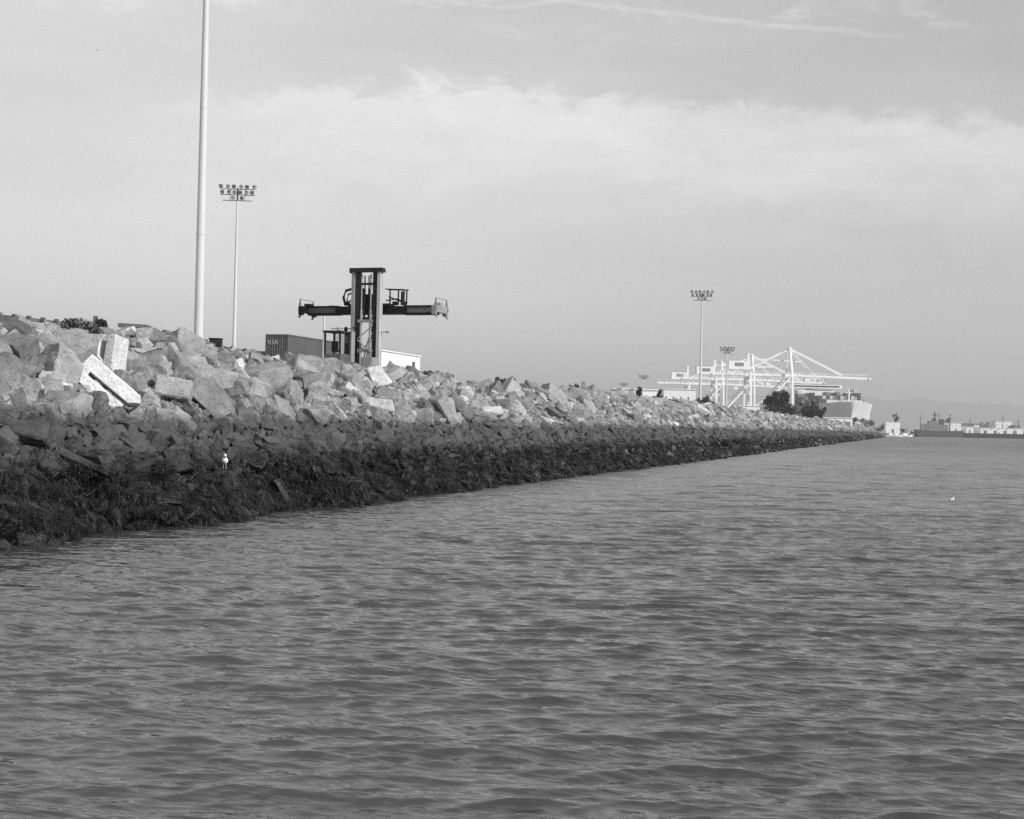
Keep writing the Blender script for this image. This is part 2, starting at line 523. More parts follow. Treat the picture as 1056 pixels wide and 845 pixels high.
chosen = set(ind_up) | set(ind_lo)

# labels: size, tone, shape, then what the rock lies under or beside
COLS = [(40, 'at the far left'), (78, 'beside white tilted slab'), (132, 'around white tilted slab'), (178, 'left of near mast'),
        (222, 'below the near lamp mast'), (262, 'below second mast'), (300, 'below dark container end'),
        (334, 'below dark container side'), (360, 'below the handler cab'), (392, 'below the handler mast'),
        (434, 'below white trailer'), (470, 'right of white trailer'), (510, 'below the crest scrub'),
        (560, 'below the crest boards'), (610, 'below leaning marker post'), (680, 'below low white sheds'), (730, 'below distant mast'), (9999, 'below the white cranes')]
TN = {'pale_rock': 'pale', 'grey_rock': 'grey', 'dark_rock': 'dark grey', 'light_rock': 'whitish'}
SHP = {'block': 'blocky', 'wedge': 'wedge-shaped', 'slab': 'flat', 'rounded': 'rounded'}
def describe(i):
    r = ROCKS[i]; c = count[i]; px = c[1]/c[0]; n = c[0]*9
    col = next(t for lim, t in COLS if px < lim)
    if r['tier'] == 'upper':
        size = 'huge' if n > 1400 else 'large' if n > 500 else 'middling' if n > 220 else 'small'
        row = 'on crest' if r['t'][2] > 5.5 else 'upslope' if r['t'][2] > 4.4 else 'at pale band foot'
        return px, f"{size} {TN[r['mats'][r['m']][0].name]} {SHP[r['kind']]} boulder", f"{row} {col}"
    size = 'large' if n > 350 else 'small'
    row = 'in weed' if r['t'][2] < 1.5 else 'above the weed'
    return px, f"{size} dark {SHP[r['kind']]} stone", f"{row} {col}"
ORD = ['leftmost', 'second', 'third', 'fourth', 'fifth', 'sixth', 'seventh', 'eighth']
bins = {}
for i in chosen:
    px, a, w = describe(i); bins.setdefault((a, w), []).append((px, i))
LAB = {}
for (a, w), lst in bins.items():
    lst.sort()
    for k, (px, i) in enumerate(lst):
        if len(lst) == 1: LAB[i] = f"{a} {w}"
        elif k == len(lst)-1: LAB[i] = f"last {a} {w}"
        else: LAB[i] = (f"leftmost {a} {w}" if k == 0 else f"{ORD[min(k, 7)]} from left {a} {w}")

ROCKME = {}
def rock_me(bi):
    if bi not in ROCKME:
        V, Fc = BASES[bi][1][2]
        ROCKME[bi] = npmesh('boulder_'+BASES[bi][0], V, Fc, [M_pale], sm=38)
    return ROCKME[bi]
for i in ind_up+ind_lo:
    r = ROCKS[i]
    o = bpy.data.objects.new('boulder' if r['tier'] == 'upper' else 'tidal_stone', rock_me(r['b']))
    COL.objects.link(o)
    o.matrix_world = Matrix.Translation(Vector(r['t'].tolist())) @ r['R'].to_4x4() @ Matrix.Diagonal((*r['sc'], 1))
    o.material_slots[0].link = 'OBJECT'; o.material_slots[0].material = r['mats'][r['m']][0]
    tag(o, LAB[i], 'boulder' if r['tier'] == 'upper' else 'stone', 'pale riprap boulders along the bank' if r['tier'] == 'upper' else 'dark stones below the tide line')

def stuff(name, sel, mats, label, cat):
    V, Fc, own = gather(sel, lambda r: 2 if r['y'] < 75 else (1 if r['y'] < 260 else 0))
    mi = np.array([ROCKS[i]['m'] for i in range(len(ROCKS))], np.int32)[own]
    o = link(name, npmesh(name, V, Fc, mats, mi, sm=38))
    tag(o, label, cat, kind='stuff')
rest_up = [i for i, r in enumerate(ROCKS) if r['tier'] == 'upper' and i not in chosen]
rest_lo = [i for i, r in enumerate(ROCKS) if r['tier'] != 'upper' and i not in chosen]
stuff('riprap', rest_up, [m for m, _ in MU], 'pale broken riprap running away along the bank to its far end', 'riprap')
stuff('tidal_rubble', rest_lo, [m for m, _ in ML], 'dark wet rubble of the tidal zone below the pale boulders', 'rubble')

# ---- hand-placed rubble pieces
def crisp(mb, bev=.03, cuts=2, amp=.012, seed=1.0):
    bm = bmesh.new()
    vs = [bm.verts.new(v) for v in mb.v]
    for f in mb.f: bm.faces.new([vs[i] for i in f])
    bmesh.ops.recalc_face_normals(bm, faces=bm.faces)
    bmesh.ops.bevel(bm, geom=bm.edges[:], offset=bev, segments=1, affect='EDGES', clamp_overlap=True)
    bmesh.ops.triangulate(bm, faces=bm.faces)
    for _ in range(cuts):
        lg = [e for e in bm.edges if e.calc_length() > .16]
        if lg: bmesh.ops.subdivide_edges(bm, edges=lg, cuts=1); bmesh.ops.triangulate(bm, faces=bm.faces)
    bm.normal_update()
    for v in bm.verts:
        v.co += v.normal*(amp*mnoise.noise(v.co*5+Vector((seed, 0, 0)))+amp*.8*mnoise.noise(v.co*14+Vector((seed, 3, 0))))
    out = MB(); bm.verts.index_update()
    out.v = [v.co[:] for v in bm.verts]; out.f = [tuple(v.index for v in f.verts) for f in bm.faces]
    bm.free(); return out
def toward(p):      # local frame: X to picture right, Y away, Z up
    return Matrix((r0, ax0, UP)).transposed()
BASIS = toward(None)
def place(o, p, rx=0, ry=0, rz=0):
    o.matrix_world = Matrix.Translation(p) @ (BASIS @ (Matrix.Rotation(rad(ry), 3, 'Y') @ Matrix.Rotation(rad(rx), 3, 'X') @ Matrix.Rotation(rad(rz), 3, 'Z'))).to_4x4()
    return o
# tilted slab: C-shaped section, so that a dark slot opens under its upper flange
b = MB(); b.prism([(-1.0, -.45), (.75, -.5), (.8, -.12), (-.62, -.12), (-.62, .0), (.85, .0), (1.12, .22), (1.0, .42), (-.95, .46)], (0, -.45, 0), Vector((1, 0, 0)), Vector((0, 0, 1)), Vector((0, 1, 0)), .9)
b.v = [tuple(c*1.04 for c in v) for v in b.v]
o = crisp(b, .02, 3, .012, 2).build('concrete_slab', M_conc, sm=35)
place(o, P_slab+Vector((.1, 0, .05)), rx=-14, ry=38, rz=6)
tag(o, 'bright white tilted concrete slab with a dark slot on the upper bank', 'concrete slab')
# upright block with a notch cut in its right side
b = MB(); b.prism([(-.6, -.55), (.5, -.62), (.52, .62), (.28, .6), (.2, -.2), (.02, -.05), (.02, .38), (.2, .62), (-.5, .58)], (0, -.4, 0), Vector((1, 0, 0)), Vector((0, 0, 1)), Vector((0, 1, 0)), .9)
b.v = [tuple(c*1.15 for c in v) for v in b.v]
o = crisp(b, .018, 3, .01, 5).build('concrete_block', M_conc, sm=35)
place(o, P_blk+Vector((0, 0, .12)), rx=-6, ry=3, rz=-12)
tag(o, 'upright white concrete block with a dark notch behind the tilted slab', 'concrete block')
# saddle-shaped piece
b = MB(); b.prism([(-.75, -.55), (-.45, -.6), (-.3, -.2), (-.05, .12), (.85, .14), (.95, .34), (.3, .44), (-.55, .62), (-.7, .3)], (0, -.35, 0), Vector((1, 0, 0)), Vector((0, 0, 1)), Vector((0, 1, 0)), .7)
o = crisp(b, .02, 3, .015, 9).build('concrete_fragment', M_conc, sm=35)
place(o, P_saddle+Vector((0, 0, .1)), rx=-10, ry=4, rz=8)
tag(o, 'white curved concrete fragment with a pointed arm below the dark container', 'concrete fragment')
# long narrow stone lying across the middle slope
b = MB(); b.box((0, 0, 0), (1.55, .42, .2))
o = crisp(b, .02, 3, .015, 12).build('stone_beam', M_grey, sm=35)
place(o, P_plank, rx=-16, ry=24, rz=-10)
tag(o, 'long narrow stone beam lying tilted above the weed at left', 'stone')
b = MB(); b.box((0, 0, 0), (1.0, .4, .2))
o = crisp(b, .02, 3, .02, 14).build('leaning_slab', M_rub, sm=35)
place(o, P_lean+Vector((0, 0, .12)), rx=-30, ry=58, rz=0)
tag(o, 'narrow slab leaning steeply in the weed right of the perched gull', 'stone')
for k, (px, py, s, ry, rz, m, lab) in enumerate([(28, 449, 1.25, 8, 5, M_rub, 'broad flat stone at left edge of the tidal slope above weed'),
        (458, 427, 2.0, 52, 20, M_pale, 'pale slab tilted steeply at the foot of bank right of trailer'),
        (474, 424, 1.9, 48, -12, M_grey, 'grey slab tilted beside a paler slab right of trailer'),
        (505, 428, 1.5, -18, 35, M_chalk, 'light broken slab at the foot of bank below crest scrub'),
        (270, 363, .55, 30, 30, M_conc, 'small white concrete lump on the crest below the second mast'),
        (390, 422, 1.5, 3, 5, M_chalk, 'thin pale slab edge at the pale band foot below trailer'),
        (151, 367, 1.1, 70, 20, M_chalk, 'light oval boulder standing on end right of the notched block'),
        (178, 405, 1.3, 5, 10, M_pale, 'light square-cut boulder at the pale band foot left of mast')]):
    b = MB(); b.box((0, 0, 0), (s, s*.7, s*(.38 if k != 7 else .6)))
    for i_, v in enumerate(b.v): b.v[i_] = tuple(c*(1+.18*vn(i_*1.7+k, c*2)) for c in v)
    o = crisp(b, .05*s, 3, .03, 20+k).build('broken_slab', m, sm=38)
    place(o, on_slope(px, py, .45)+Vector((0, 0, .05)), rx=-22, ry=ry, rz=rz)
    tag(o, lab, 'stone')

# ------------------------------------------------------------------ seaweed draped over the lower stones
WV, WF = [], []
def weed(n, y0, y1, strips, ln, wd):
    for _ in range(int(n*1.25)):
        y = y0+(y1-y0)*rng.random(); x = rng.uniform(-1.1, 2.9)
        z0 = (x-toe(y))*SL
        if rng.random() > min(1, max(.03, (1.75-z0)/1.0)): continue
        if vn(x*1.1, y*.8, 6.0) < -.2: continue
        h = bvh.ray_cast(Vector((-x, y, 9)), Vector((0, 0, -1)), 20)
        if h[0] is None or h[0].z < -.05: continue
        p0 = h[0]
        for _s in range(strips):
            p = p0+Vector((rng.gauss(0, .07), rng.gauss(0, .09), .02))
            a = rng.gauss(0, .8); d = Vector((math.cos(a), math.sin(a), rng.uniform(-.3, .35)))
            side = Vector((-math.sin(a), math.cos(a), rng.uniform(-.4, .4)))*(wd*rng.uniform(.5, 1.3))
            st = ln*rng.uniform(.5, 1.2)/3; o = len(WV)
            for k in range(4):
                w = side*(1-.22*k)
                WV.append(tuple(p-w)); WV.append(tuple(p+w))
                p = p+d*st; d = d+Vector((rng.gauss(0, .15), rng.gauss(0, .2), -.8))
            WF.extend([(o+2*k, o+2*k+1, o+2*k+3, o+2*k+2) for k in range(3)])
weed(8000, 20, 62, 15, .26, .008)
weed(8000, 62, 130, 8, .30, .018)
weed(5000, 130, 290, 5, .45, .04)
o = link('seaweed', npmesh('seaweed', WV, WF, [M_weed], sm=80))
tag(o, 'dark wet seaweed hanging over the lowest stones by the water', 'seaweed', kind='stuff')

# ------------------------------------------------------------------ water: waves as real geometry
def water():
    inner = np.array([0.0])
    rr = np.concatenate([np.arange(2.0, 8.0, .25), 8.0*np.exp(np.arange(0, 1920)*.0019)])
    r_ = rr[-1]
    rr = np.concatenate([rr, r_*np.exp(np.arange(1, 400)*.0041), [1800, 2400, 3400, 5000, 8000, 13000, 19000]])
    c = math.atan2(ax0.y, ax0.x)
    a_d = np.linspace(-rad(30), rad(30), 680)
    a_c = np.linspace(rad(30), 2*math.pi-rad(30), 90)[1:-1]
    aa = np.concatenate([a_d, a_c])+c
    Rg, Ag = np.meshgrid(rr, aa, indexing='ij')
    X0 = CAM.x+Rg*np.cos(Ag); Y0 = CAM.y+Rg*np.sin(Ag)
    Z = np.zeros_like(X0); DX = np.zeros_like(X0); DY = np.zeros_like(X0)
    main = math.atan2(-ax0.y, -ax0.x)+rad(4)
    NW = 140
    dr = np.where(Rg < 8, .25, np.where(Rg < 305, Rg*.0019, Rg*.0041))
    for k in range(NW):
        lam = math.exp(nrng.uniform(math.log(.12), math.log(3.2)))
        th = main+nrng.normal(0, rad(11 if lam > .5 else 14))
        s = .030 if lam < .7 else (.018 if lam < 1.2 else .0095)
        A = s*lam/(2*math.pi)*nrng.uniform(.6, 1.4)
        kx, ky = 2*math.pi/lam*math.cos(th), 2*math.pi/lam*math.sin(th)
        ph = kx*X0+ky*Y0+nrng.uniform(0, 2*math.pi)
        att = np.clip((lam/np.maximum(dr, .02)-1.9)/1.6, 0, 1)
        Z += A*att*np.sin(ph); q = A*att*np.cos(ph)*.9
        DX += q*math.cos(th); DY += q*math.sin(th)
    calm = np.clip((X0+3)/12, .35, 1)        # a little quieter along the stones
    gust = 1+.3*np.sin(X0*.031+Y0*.017+1)*np.sin(Y0*.045-X0*.02)
    V = np.stack([X0+DX*calm, Y0+DY*calm, Z*calm*gust], -1).reshape(-1, 3)
    nr, na = Rg.shape
    i, j = np.meshgrid(np.arange(nr-1), np.arange(na), indexing='ij')
    j2 = (j+1) % na
    Q = np.stack([i*na+j, (i+1)*na+j, (i+1)*na+j2, i*na+j2], -1).reshape(-1, 4)
    V = np.vstack([V, [[CAM.x, CAM.y, 0]]]); cidx = len(V)-1
    Q2 = np.stack([np.full(na, cidx), np.arange(na), (np.arange(na)+1) % na, np.full(na, cidx)], -1)
    me = bpy.data.meshes.new('water')
    nq = len(Q)
    loops = np.concatenate([Q.ravel(), Q2[:, :3].ravel()]).astype(np.int32)
    starts = np.concatenate([np.arange(nq)*4, nq*4+np.arange(na)*3]).astype(np.int32)
    me.vertices.add(len(V)); me.vertices.foreach_set('co', V.astype(np.float32).ravel())
    me.loops.add(len(loops)); me.loops.foreach_set('vertex_index', loops)
    me.polygons.add(len(starts)); me.polygons.foreach_set('loop_start', starts)
    me.update(calc_edges=True)
    me.polygons.foreach_set('use_smooth', np.ones(len(starts), bool))
    # slopes of ripples too fine for the mesh out there become surface roughness
    ro = (.05+.33*np.clip((Rg-25)/330, 0, 1)**.7).ravel()
    at0 = me.attributes.new('fine_chop', 'FLOAT', 'POINT'); at0.data.foreach_set('value', np.concatenate([ro, [.05]]).astype(np.float32))
    m, nt, bs = newmat('harbour_water')
    geo = nt.nodes.new('ShaderNodeNewGeometry')
    mp = nt.nodes.new('ShaderNodeMapping'); mp.inputs['Rotation'].default_value = (0, 0, -YAW)
    mp.inputs['Scale'].default_value = (.38, 1.25, 1)
    nt.links.new(geo.outputs['Position'], mp.inputs['Vector'])
    n1 = noise(nt, 5.5, 3, .6, mp.outputs[0], .4)
    n2 = noise(nt, 1.0, 4, .6, mp.outputs[0], .3)
    n3 = noise(nt, .02, 3, .5, geo.outputs['Position'])
    bs.inputs['Base Color'].default_value = g(.046)
    bs.inputs['IOR'].default_value = 1.75
    at_ = nt.nodes.new('ShaderNodeAttribute'); at_.attribute_name = 'fine_chop'
    gs = nt.nodes.new('ShaderNodeMapping'); gs.inputs['Rotation'].default_value = (0, 0, -YAW); gs.inputs['Scale'].default_value = (.12, .5, 1)
    nt.links.new(geo.outputs['Position'], gs.inputs['Vector'])
    gn = noise(nt, .42, 6, .72, gs.outputs[0], .6)
    gk = nt.nodes.new('ShaderNodeMapRange'); nt.links.new(gn.outputs[0], gk.inputs[0])
    gk.inputs[1].default_value = .34; gk.inputs[2].default_value = .66; gk.inputs[3].default_value = .55; gk.inputs[4].default_value = 1.3
    nt.links.new(mth(nt, 'MULTIPLY', at_.outputs['Fac'], gk.outputs[0]), bs.inputs['Roughness'])
    bn = bump(nt, bs, n1.outputs[0], .5, .035)
    n6 = noise(nt, .33, 5, .7, mp.outputs[0], .4)
    bn = bump(nt, bs, n2.outputs[0], .4, .16, bn)
    bump(nt, bs, n6.outputs[0], .4, .5, bn)
    me.materials.append(m)
    tag(link('water', me), 'grey harbour water ruffled by small wind waves', kind='structure')
water()

# ------------------------------------------------------------------ lamp masts
def lamp_mesh():
    b = MB()
    b.path([(0, -.28, 0), (0, -.1, 0), (0, .12, .0), (0, .22, .0)], [.30, .29, .2, .08], 12)
    b.bar((0, .1, 0), (0, .1, -.42), .06)
    return b.mesh('floodlight', M_lampb, 40)
LAMP = lamp_mesh()
bl = MB(); bl.tube((0, -.285, 0), (0, -.30, 0), .27, .27, 12); LENS = bl.mesh('lens', M_lens, 40)
def lamp_mast(p, h, label, rz, dia=.62):
    t = empty('lamp_mast', p, rz, label, 'lamp mast', 'tall floodlight masts in the yard')
    b = MB()
    b.path([(0, 0, 0), (0, 0, h*.33), (0, 0, h*.66), (0, 0, h)], [dia/2, dia*.44, dia*.36, dia*.24], 20)
    for f in (.3, .55, .8):
        rj = dia/2*(1-.5*f); b.path([(0, 0, h*f-.12), (0, 0, h*f-.1), (0, 0, h*f+.1), (0, 0, h*f+.12)], [rj*.9, rj*1.12, rj*1.12, rj*.9], 20)
    b.build('pole', M_galv, t, sm=40)
    MB().box((0, 0, .15), (dia*1.9, dia*1.9, .3)).build('base_plate', M_galv, t)
    b = MB()
    for z in (.2, 1.05, 1.9):
        b.bar((-2.55 if z > .5 else -2.2, 0, h+z-.15), (2.55 if z > .5 else 2.2, 0, h+z-.15), .1)
    for x in (-1.1, 1.1): b.bar((x, .05, h-.05), (x, .05, h+1.85), .08)
    b.tube((0, 0, h-.3), (0, 0, h+1.9), .14, .12)
    b.build('lamp_rack', M_lampb, t)
    k = 0
    for z, xsx in ((2.2, (-2.4, -1.44, -.48, .48, 1.44, 2.4)), (1.35, (-2.2, -1.3, -.45, .45, 1.3, 2.2)), (.5, (-.7, .7))):
        for x in xsx:
            o = link('floodlight', LAMP, t); o.location = (x, -.1, h+z)
            o.rotation_euler = (rad(28), 0, rad((k*73) % 130-65))
            l = link('lens', LENS, o); k += 1
    return t
yawz = YAW
mast0 = lamp_mast(ground(203.5, 92, GZ-.1), 33.0, 'nearest and tallest pale steel mast rising out of the picture', yawz+.2)
def mast_at(px, D, toppy, label, rz=0, dia=.62):
    p = ground(px, D, GZ-.1)
    px2 = px+(0)
    H = 438+(px-528)*.0212
    h = 3+(H-toppy)*D/F-GZ+.1-2.3
    return lamp_mast(p, h, label, yawz+rz, dia)
mast_at(240.0, 212, 191, 'slim lamp mast with three rows of floodlights right of the nearest mast', .1)
mast_at(721.5, 340, 300, 'distant lamp mast with a wide lamp rack left of the white cranes', -.15)
mast_at(748.5, 490, 358, 'faint lamp mast whose rack shows just above the middle white crane', .2)
mast_at(663.0, 760, 387, 'tiny far lamp mast above the low white sheds, taller of two', .1)
mast_at(642.5, 880, 395, 'tiny far lamp mast at left end of low white sheds', .1)
# slim plain post between container and handler
t = empty('lamp_post', ground(332.5, 126, GZ), 0, 'slim pale post standing between dark container and handler cab', 'post')
b = MB(); b.path([(0, 0, 0), (0, 0, 4), (0, 0, 7.95)], [.13, .11, .08], 12); b.build('pole', M_galv, t, sm=40)
b = MB(); b.bar((0, 0, 7.9), (.5, 0, 7.98), .09); b.box((.7, 0, 7.98), (.55, .25, .14)); b.build('lamp_head', M_lampb, t)

# ------------------------------------------------------------------ containers
def corrugated(b, p, q, z0, z1, nrm, depth=.045, pitch=.28):
    """corrugated sheet between p and q (plan), outward normal nrm"""
    p, q = Vector(p), Vector(q); L = (q-p).length; n = max(2, int(L/pitch)); d = (q-p)/n
    pts = []
    for i in range(n):
        a = p+d*i
        pts += [a, a+d*.3, a+d*.5-nrm*depth, a+d*.8-nrm*depth]
    pts.append(q)
    vs = [(v.x, v.y, z) for v in pts for z in (z0, z1)]
    b.add(vs, [(2*i, 2*i+2, 2*i+3, 2*i+1) for i in range(len(pts)-1)])
def container_meshes(L, m):
    W, Hh = 2.44, 2.9
    fr = MB()
    for x in (0, W):
        for y in (0, L):
            fr.box((x+(.08 if x == 0 else -.08), y+(.08 if y == 0 else -.08), Hh/2), (.16, .16, Hh-.004))
    for z in (.08, Hh-.08):
        for x in (.07, W-.07): fr.box((x, L/2, z), (.13, L-.33, .155))
        for y in (.07, L-.07): fr.box((W/2, y, z), (W-.33, .13, .155))
    pan = []
    for nm, p, q, nr, dp, pt in (('side_panel', (0.02, L-.16, 0), (0.02, .16, 0), (-1, 0, 0), .045, .28), ('side_panel', (W-.02, .16, 0), (W-.02, L-.16, 0), (1, 0, 0), .045, .28),
            ('end_panel', (.16, .02, 0), (W-.16, .02, 0), (0, -1, 0), .04, .26), ('end_panel', (W-.16, L-.02, 0), (.16, L-.02, 0), (0, 1, 0), .04, .26)):
        b = MB(); corrugated(b, p, q, .15, Hh-.15, Vector(nr), dp, pt); pan.append((nm, b.mesh(nm, m)))
    b = MB(); b.add([(.13, .13, Hh-.03), (W-.13, .13, Hh-.03), (W-.13, L-.13, Hh-.03), (.13, L-.13, Hh-.03)], [(0, 1, 2, 3)])
    return [('frame', fr.mesh('frame', m)), ('roof_panel', b.mesh('roof_panel', m))]+pan
CM = {}
def container(p, rz, m, label, L=12.2, group='shipping containers stacked in the yard', text=None, bearers=False):
    key = (m.name, L)
    if key not in CM: CM[key] = container_meshes(L, m)
    t = empty('shipping_container', p, rz, label, 'shipping container', group)
    for n_, me_ in CM[key]: link(n_, me_, t)
    if bearers:
        b = MB()
        for y in (.4, L/2, L-.4): b.box((1.22, y, -.25), (2.6, .4, .498))
        b.build('bearer', M_wood, t)
    if text:
        cu = bpy.data.curves.new('lettering', 'FONT'); cu.body = text; cu.size = .62; cu.extrude = .004
        cu.materials.append(M_contl)
        tmp = bpy.data.objects.new('lettering_curve', cu); COL.objects.link(tmp); bpy.context.view_layer.update()
        lm = bpy.data.meshes.new_from_object(tmp.evaluated_get(bpy.context.evaluated_depsgraph_get())); bpy.data.objects.remove(tmp)
        lm.name = 'lettering'
        if not lm.materials: lm.materials.append(M_white)
        o = link('lettering', lm, t)
        o.location = (.3, -.012, 1.9); o.rotation_euler = (rad(90), 0, 0)
    return t
cz = YAW-rad(16.5)     # long side runs away to the right
pc = ground(272.5, 141, GZ+.5)
container(pc, cz, M_contd, 'dark container on the ground under the lettered container', bearers=True)
container(pc+Vector((0, 0, 2.91)), cz, M_contd, 'dark ribbed container with white letters on its end, upper of its stack', text='KSA')
pc = ground(262.0, 166, GZ)
container(pc, cz, M_contd, 'dark container at the bottom of stack left of the lettered one', L=6.06)
container(pc+Vector((0, 0, 2.91)), cz, M_contd, 'low dark container showing just left of the lettered container', L=6.06)

# ------------------------------------------------------------------ white site trailer and shed behind the handler
pa, pb = ground(384, 127, GZ), ground(432.3, 139, GZ)
dv = (pb-pa); Lt = dv.length
t = empty('site_trailer', pa, math.atan2(dv.y, dv.x), 'white site trailer right of the handler with a small dark window', 'trailer')
b = MB(); b.box((Lt/2, 1.4, 2.55), (Lt, 2.8, 3.5)); b.build('body', M_white, t)
b = MB(); b.prism([(-.12, 4.30), (Lt+.12, 4.30), (Lt+.12, 4.40), (-.12, 4.40)], (0, -.12, 0), Vector((1, 0, 0)), UP, Vector((0, 1, 0)), 3.04); b.build('roof', M_white, t)
MB().box((Lt-1.9, -.02, 3.2), (.7, .06, 1.0)).build('window', M_glass, t)
MB().box((1.1, -.03, 3.8), (.5, .1, .28)).build('vent', M_lampb, t)
b = MB(); b.box((4.2, -.02, 2.2), (.9, .05, 2.3)); b.build('door', M_white, t)
MB().box((Lt/2, 1.4, .4), (Lt-.6, 2.3, .6)).build('chassis', M_steel, t)
pa = ground(334.0, 131, GZ)
t = empty('storage_shed', pa, YAW-.1, 'narrow white shed between slim post and handler cab', 'shed')
MB().box((1.2, 1.2, 1.9), (2.4, 2.4, 3.8)).build('wall', M_white, t)
MB().box((1.2, 1.2, 3.86), (2.6, 2.6, .12)).build('roof', M_white, t)
MB().box((1.1, -.03, 1.1), (.9, .05, 2.0)).build('door', M_pales, t)

# ------------------------------------------------------------------ container handler (top lift truck)
def handler():
    p = ground(376, 109, GZ)
    # local -Y is the machine's front (towards water and camera), turned 20 degrees to the picture's right
    t = empty('container_handler', p, YAW-rad(19), 'dark container handler with tall mast and wide spreader arms above the bank', 'container handler')
    H = 9.45
    for x in (-1.08, 1.08):
        b = MB(); b.box((x, 0, H/2), (.26, .42, H)); b.box((x, -.16, H/2), (.34, .1, H-.02)); b.build('mast_rail', M_pales if x > 0 else M_midst, t)
        b = MB(); b.box((x*.62, -.05, H/2+.3), (.24, .36, H-.9)); b.build('inner_rail', M_steel, t)
        b = MB(); b.tube((x*.36, .1, .6), (x*.36, .1, H*.68), .10, .10); b.tube((x*.36, .1, H*.68), (x*.36, .1, H-.3), .06, .06); b.build('lift_cylinder', M_midst, t, sm=40)
    b = MB(); b.box((0, 0, H+.02), (2.75, .62, .3)); b.box((-1.25, -.1, H-.1), (.35, .5, .22)); b.box((1.25, -.1, H-.05), (.3, .5, .2)); b.build('top_beam', M_steel, t)
    for z in (H-1.05, 5.55, 3.3, 1.0):
        MB().box((0, .12, z), (1.25, .14, .16 if z > 6 else .22)).build('crossbeam', M_midst if z < 6 else M_steel, t)
    b = MB()
    b.box((0, -.35, 6.45), (2.1, .3, .7)); b.box((0, -.35, 7.2), (1.7, .22, .9)); b.box((0, -.30, 5.75), (1.9, .3, .25))
    for x in (-.42, .0, .42): b.bar((x, -.50, 5.9), (x, -.50, 8.1), .13)
    for x in (-.6, .6): b.tube((x, -.55, 7.9), (x, -.35, 7.9), .26, .26, 14)
    b.build('carriage', M_blacks, t)
    # spreader: two telescoping box arms and an end beam across each tip
    b = MB(); b.box((0, -1.15, 6.45), (6.0, .9, .62)); b.box((0, -1.15, 6.85), (3.2, 1.1, .22)); b.build('spreader_beam', M_blacks, t)
    for s in (-1, 1):
        a = MB(); a.box((s*4.2, -1.15, 6.48), (2.7, .55, .42))
        fl = MB(); fl.box((s*4.1, -1.15, 6.76), (2.7, .66, .12)); fl.box((s*4.1, -1.15, 6.17), (2.7, .62, .16))
        a.build('telescopic_arm', M_rust, t); fl.build('arm_flange', M_blacks, t)
        e = MB(); e.box((s*5.6, -1.15, 6.5), (.38, 2.44, .5)); e.box((s*5.5, -1.15, 6.85), (.5, .7, .3))
        for y in (-2.25, -.05):
            e.box((s*5.6, y, 6.2), (.34, .3, .3)); e.bar((s*5.6, y, 6.1), (s*5.8, y, 5.85), .1)
        e.build('end_beam', M_blacks if s < 0 else M_midst, t)
        gd = MB()
        for y in (-2.25, -.05): gd.bar((s*5.65, y, 6.7), (s*5.7, y, 7.35), .08); gd.bar((s*5.7, y, 7.3), (s*5.85, y, 6.4), .06)
        gd.bar((s*5.7, -2.25, 7.3), (s*5.7, -.05, 7.3), .06)
        gd.build('corner_guide', M_midst, t)
    # hose guard frames on top of the spreader
    b = MB()
    for x in (1.5, 2.2, 2.9): b.bar((x, -1.0, 6.9), (x, -1.0, 8.05), .09)
    b.bar((1.3, -1.0, 8.05), (3.05, -1.0, 8.0), .09); b.bar((1.4, -1.0, 7.5), (2.9, -1.0, 6.95), .1); b.bar((2.55, -1.0, 7.0), (2.55, -1.0, 7.9), .2)
    b.bar((1.3, -.5, 8.05), (2.9, -.5, 8.0), .07); b.bar((2.9, -.5, 6.9), (2.9, -.5, 8.0), .08)
    b.build('guard_frame', M_steel, t)
    b = MB(); b.path([(-1.7, -1.0, 6.8), (-2.3, -1.0, 7.0), (-2.45, -1.0, 7.5), (-2.2, -.9, 8.0), (-1.3, -.8, 8.2)], [.11]*5, 8); b.build('hose', M_blacks, t, sm=50)
    b = MB(); b.path([(-1.8, -.8, 6.8), (-2.05, -.8, 7.2), (-1.95, -.8, 7.7), (-1.2, -.7, 7.9)], [.07]*4, 8); b.build('hose', M_blacks, t, sm=50)
    for dx in (0, .2):
        b = MB(); b.path([(-.35+dx, -.1, .8), (-.3+dx, -.12, 2.2), (.05+dx, -.15, 3.8), (.45+dx, -.2, 5.2)], [.06]*4, 8); b.build('hose', M_pales, t, sm=50)
    for k in range(8):
        z = .7+k*.62
        for x in (-1, 1): MB().bar((x*1.0, -.22, z), (x*.66, -.22, z+.5 if k % 2 else z-.1), .08).build('mast_brace', M_steel, t)
        MB().bar((-1.02, .2, z), (-.6, .2, z), .08).build('mast_brace', M_steel, t)
    for k in range(4):
        z = .9+k*1.1
        MB().bar((-.6, .16, z), (.6, .16, z+1.0), .07).build('mast_brace', M_midst, t)
        if k % 2 == 0: MB().bar((.6, .22, z), (-.6, .22, z+1.0), .07).build('mast_brace', M_midst, t)
    for x in (-.22, -.12, .14, .24): MB().tube((x, .02, 5.6), (x, .02, H-.4), .03, .03, 6).build('lift_chain', M_steel, t)
    b = MB(); b.box((-.5, -.62, 7.0), (.35, .3, .5)); b.box((.55, -.62, 6.9), (.4, .3, .4)); b.tube((-.9, -.6, 7.3), (.9, -.6, 7.3), .07, .07, 8)
    for x in (-2.2, -1.6, 1.9, 2.6): b.box((x, -1.15, 7.0), (.35, .4, .28))
    b.path([(-2.3, -1.2, 7.05), (-1.7, -1.3, 7.4), (-1.2, -.9, 7.2)], [.05]*3, 6); b.path([(1.2, -.9, 7.2), (2.0, -1.2, 7.35), (2.8, -1.3, 7.0)], [.05]*3, 6)
    b.build('valve_block', M_blacks, t)
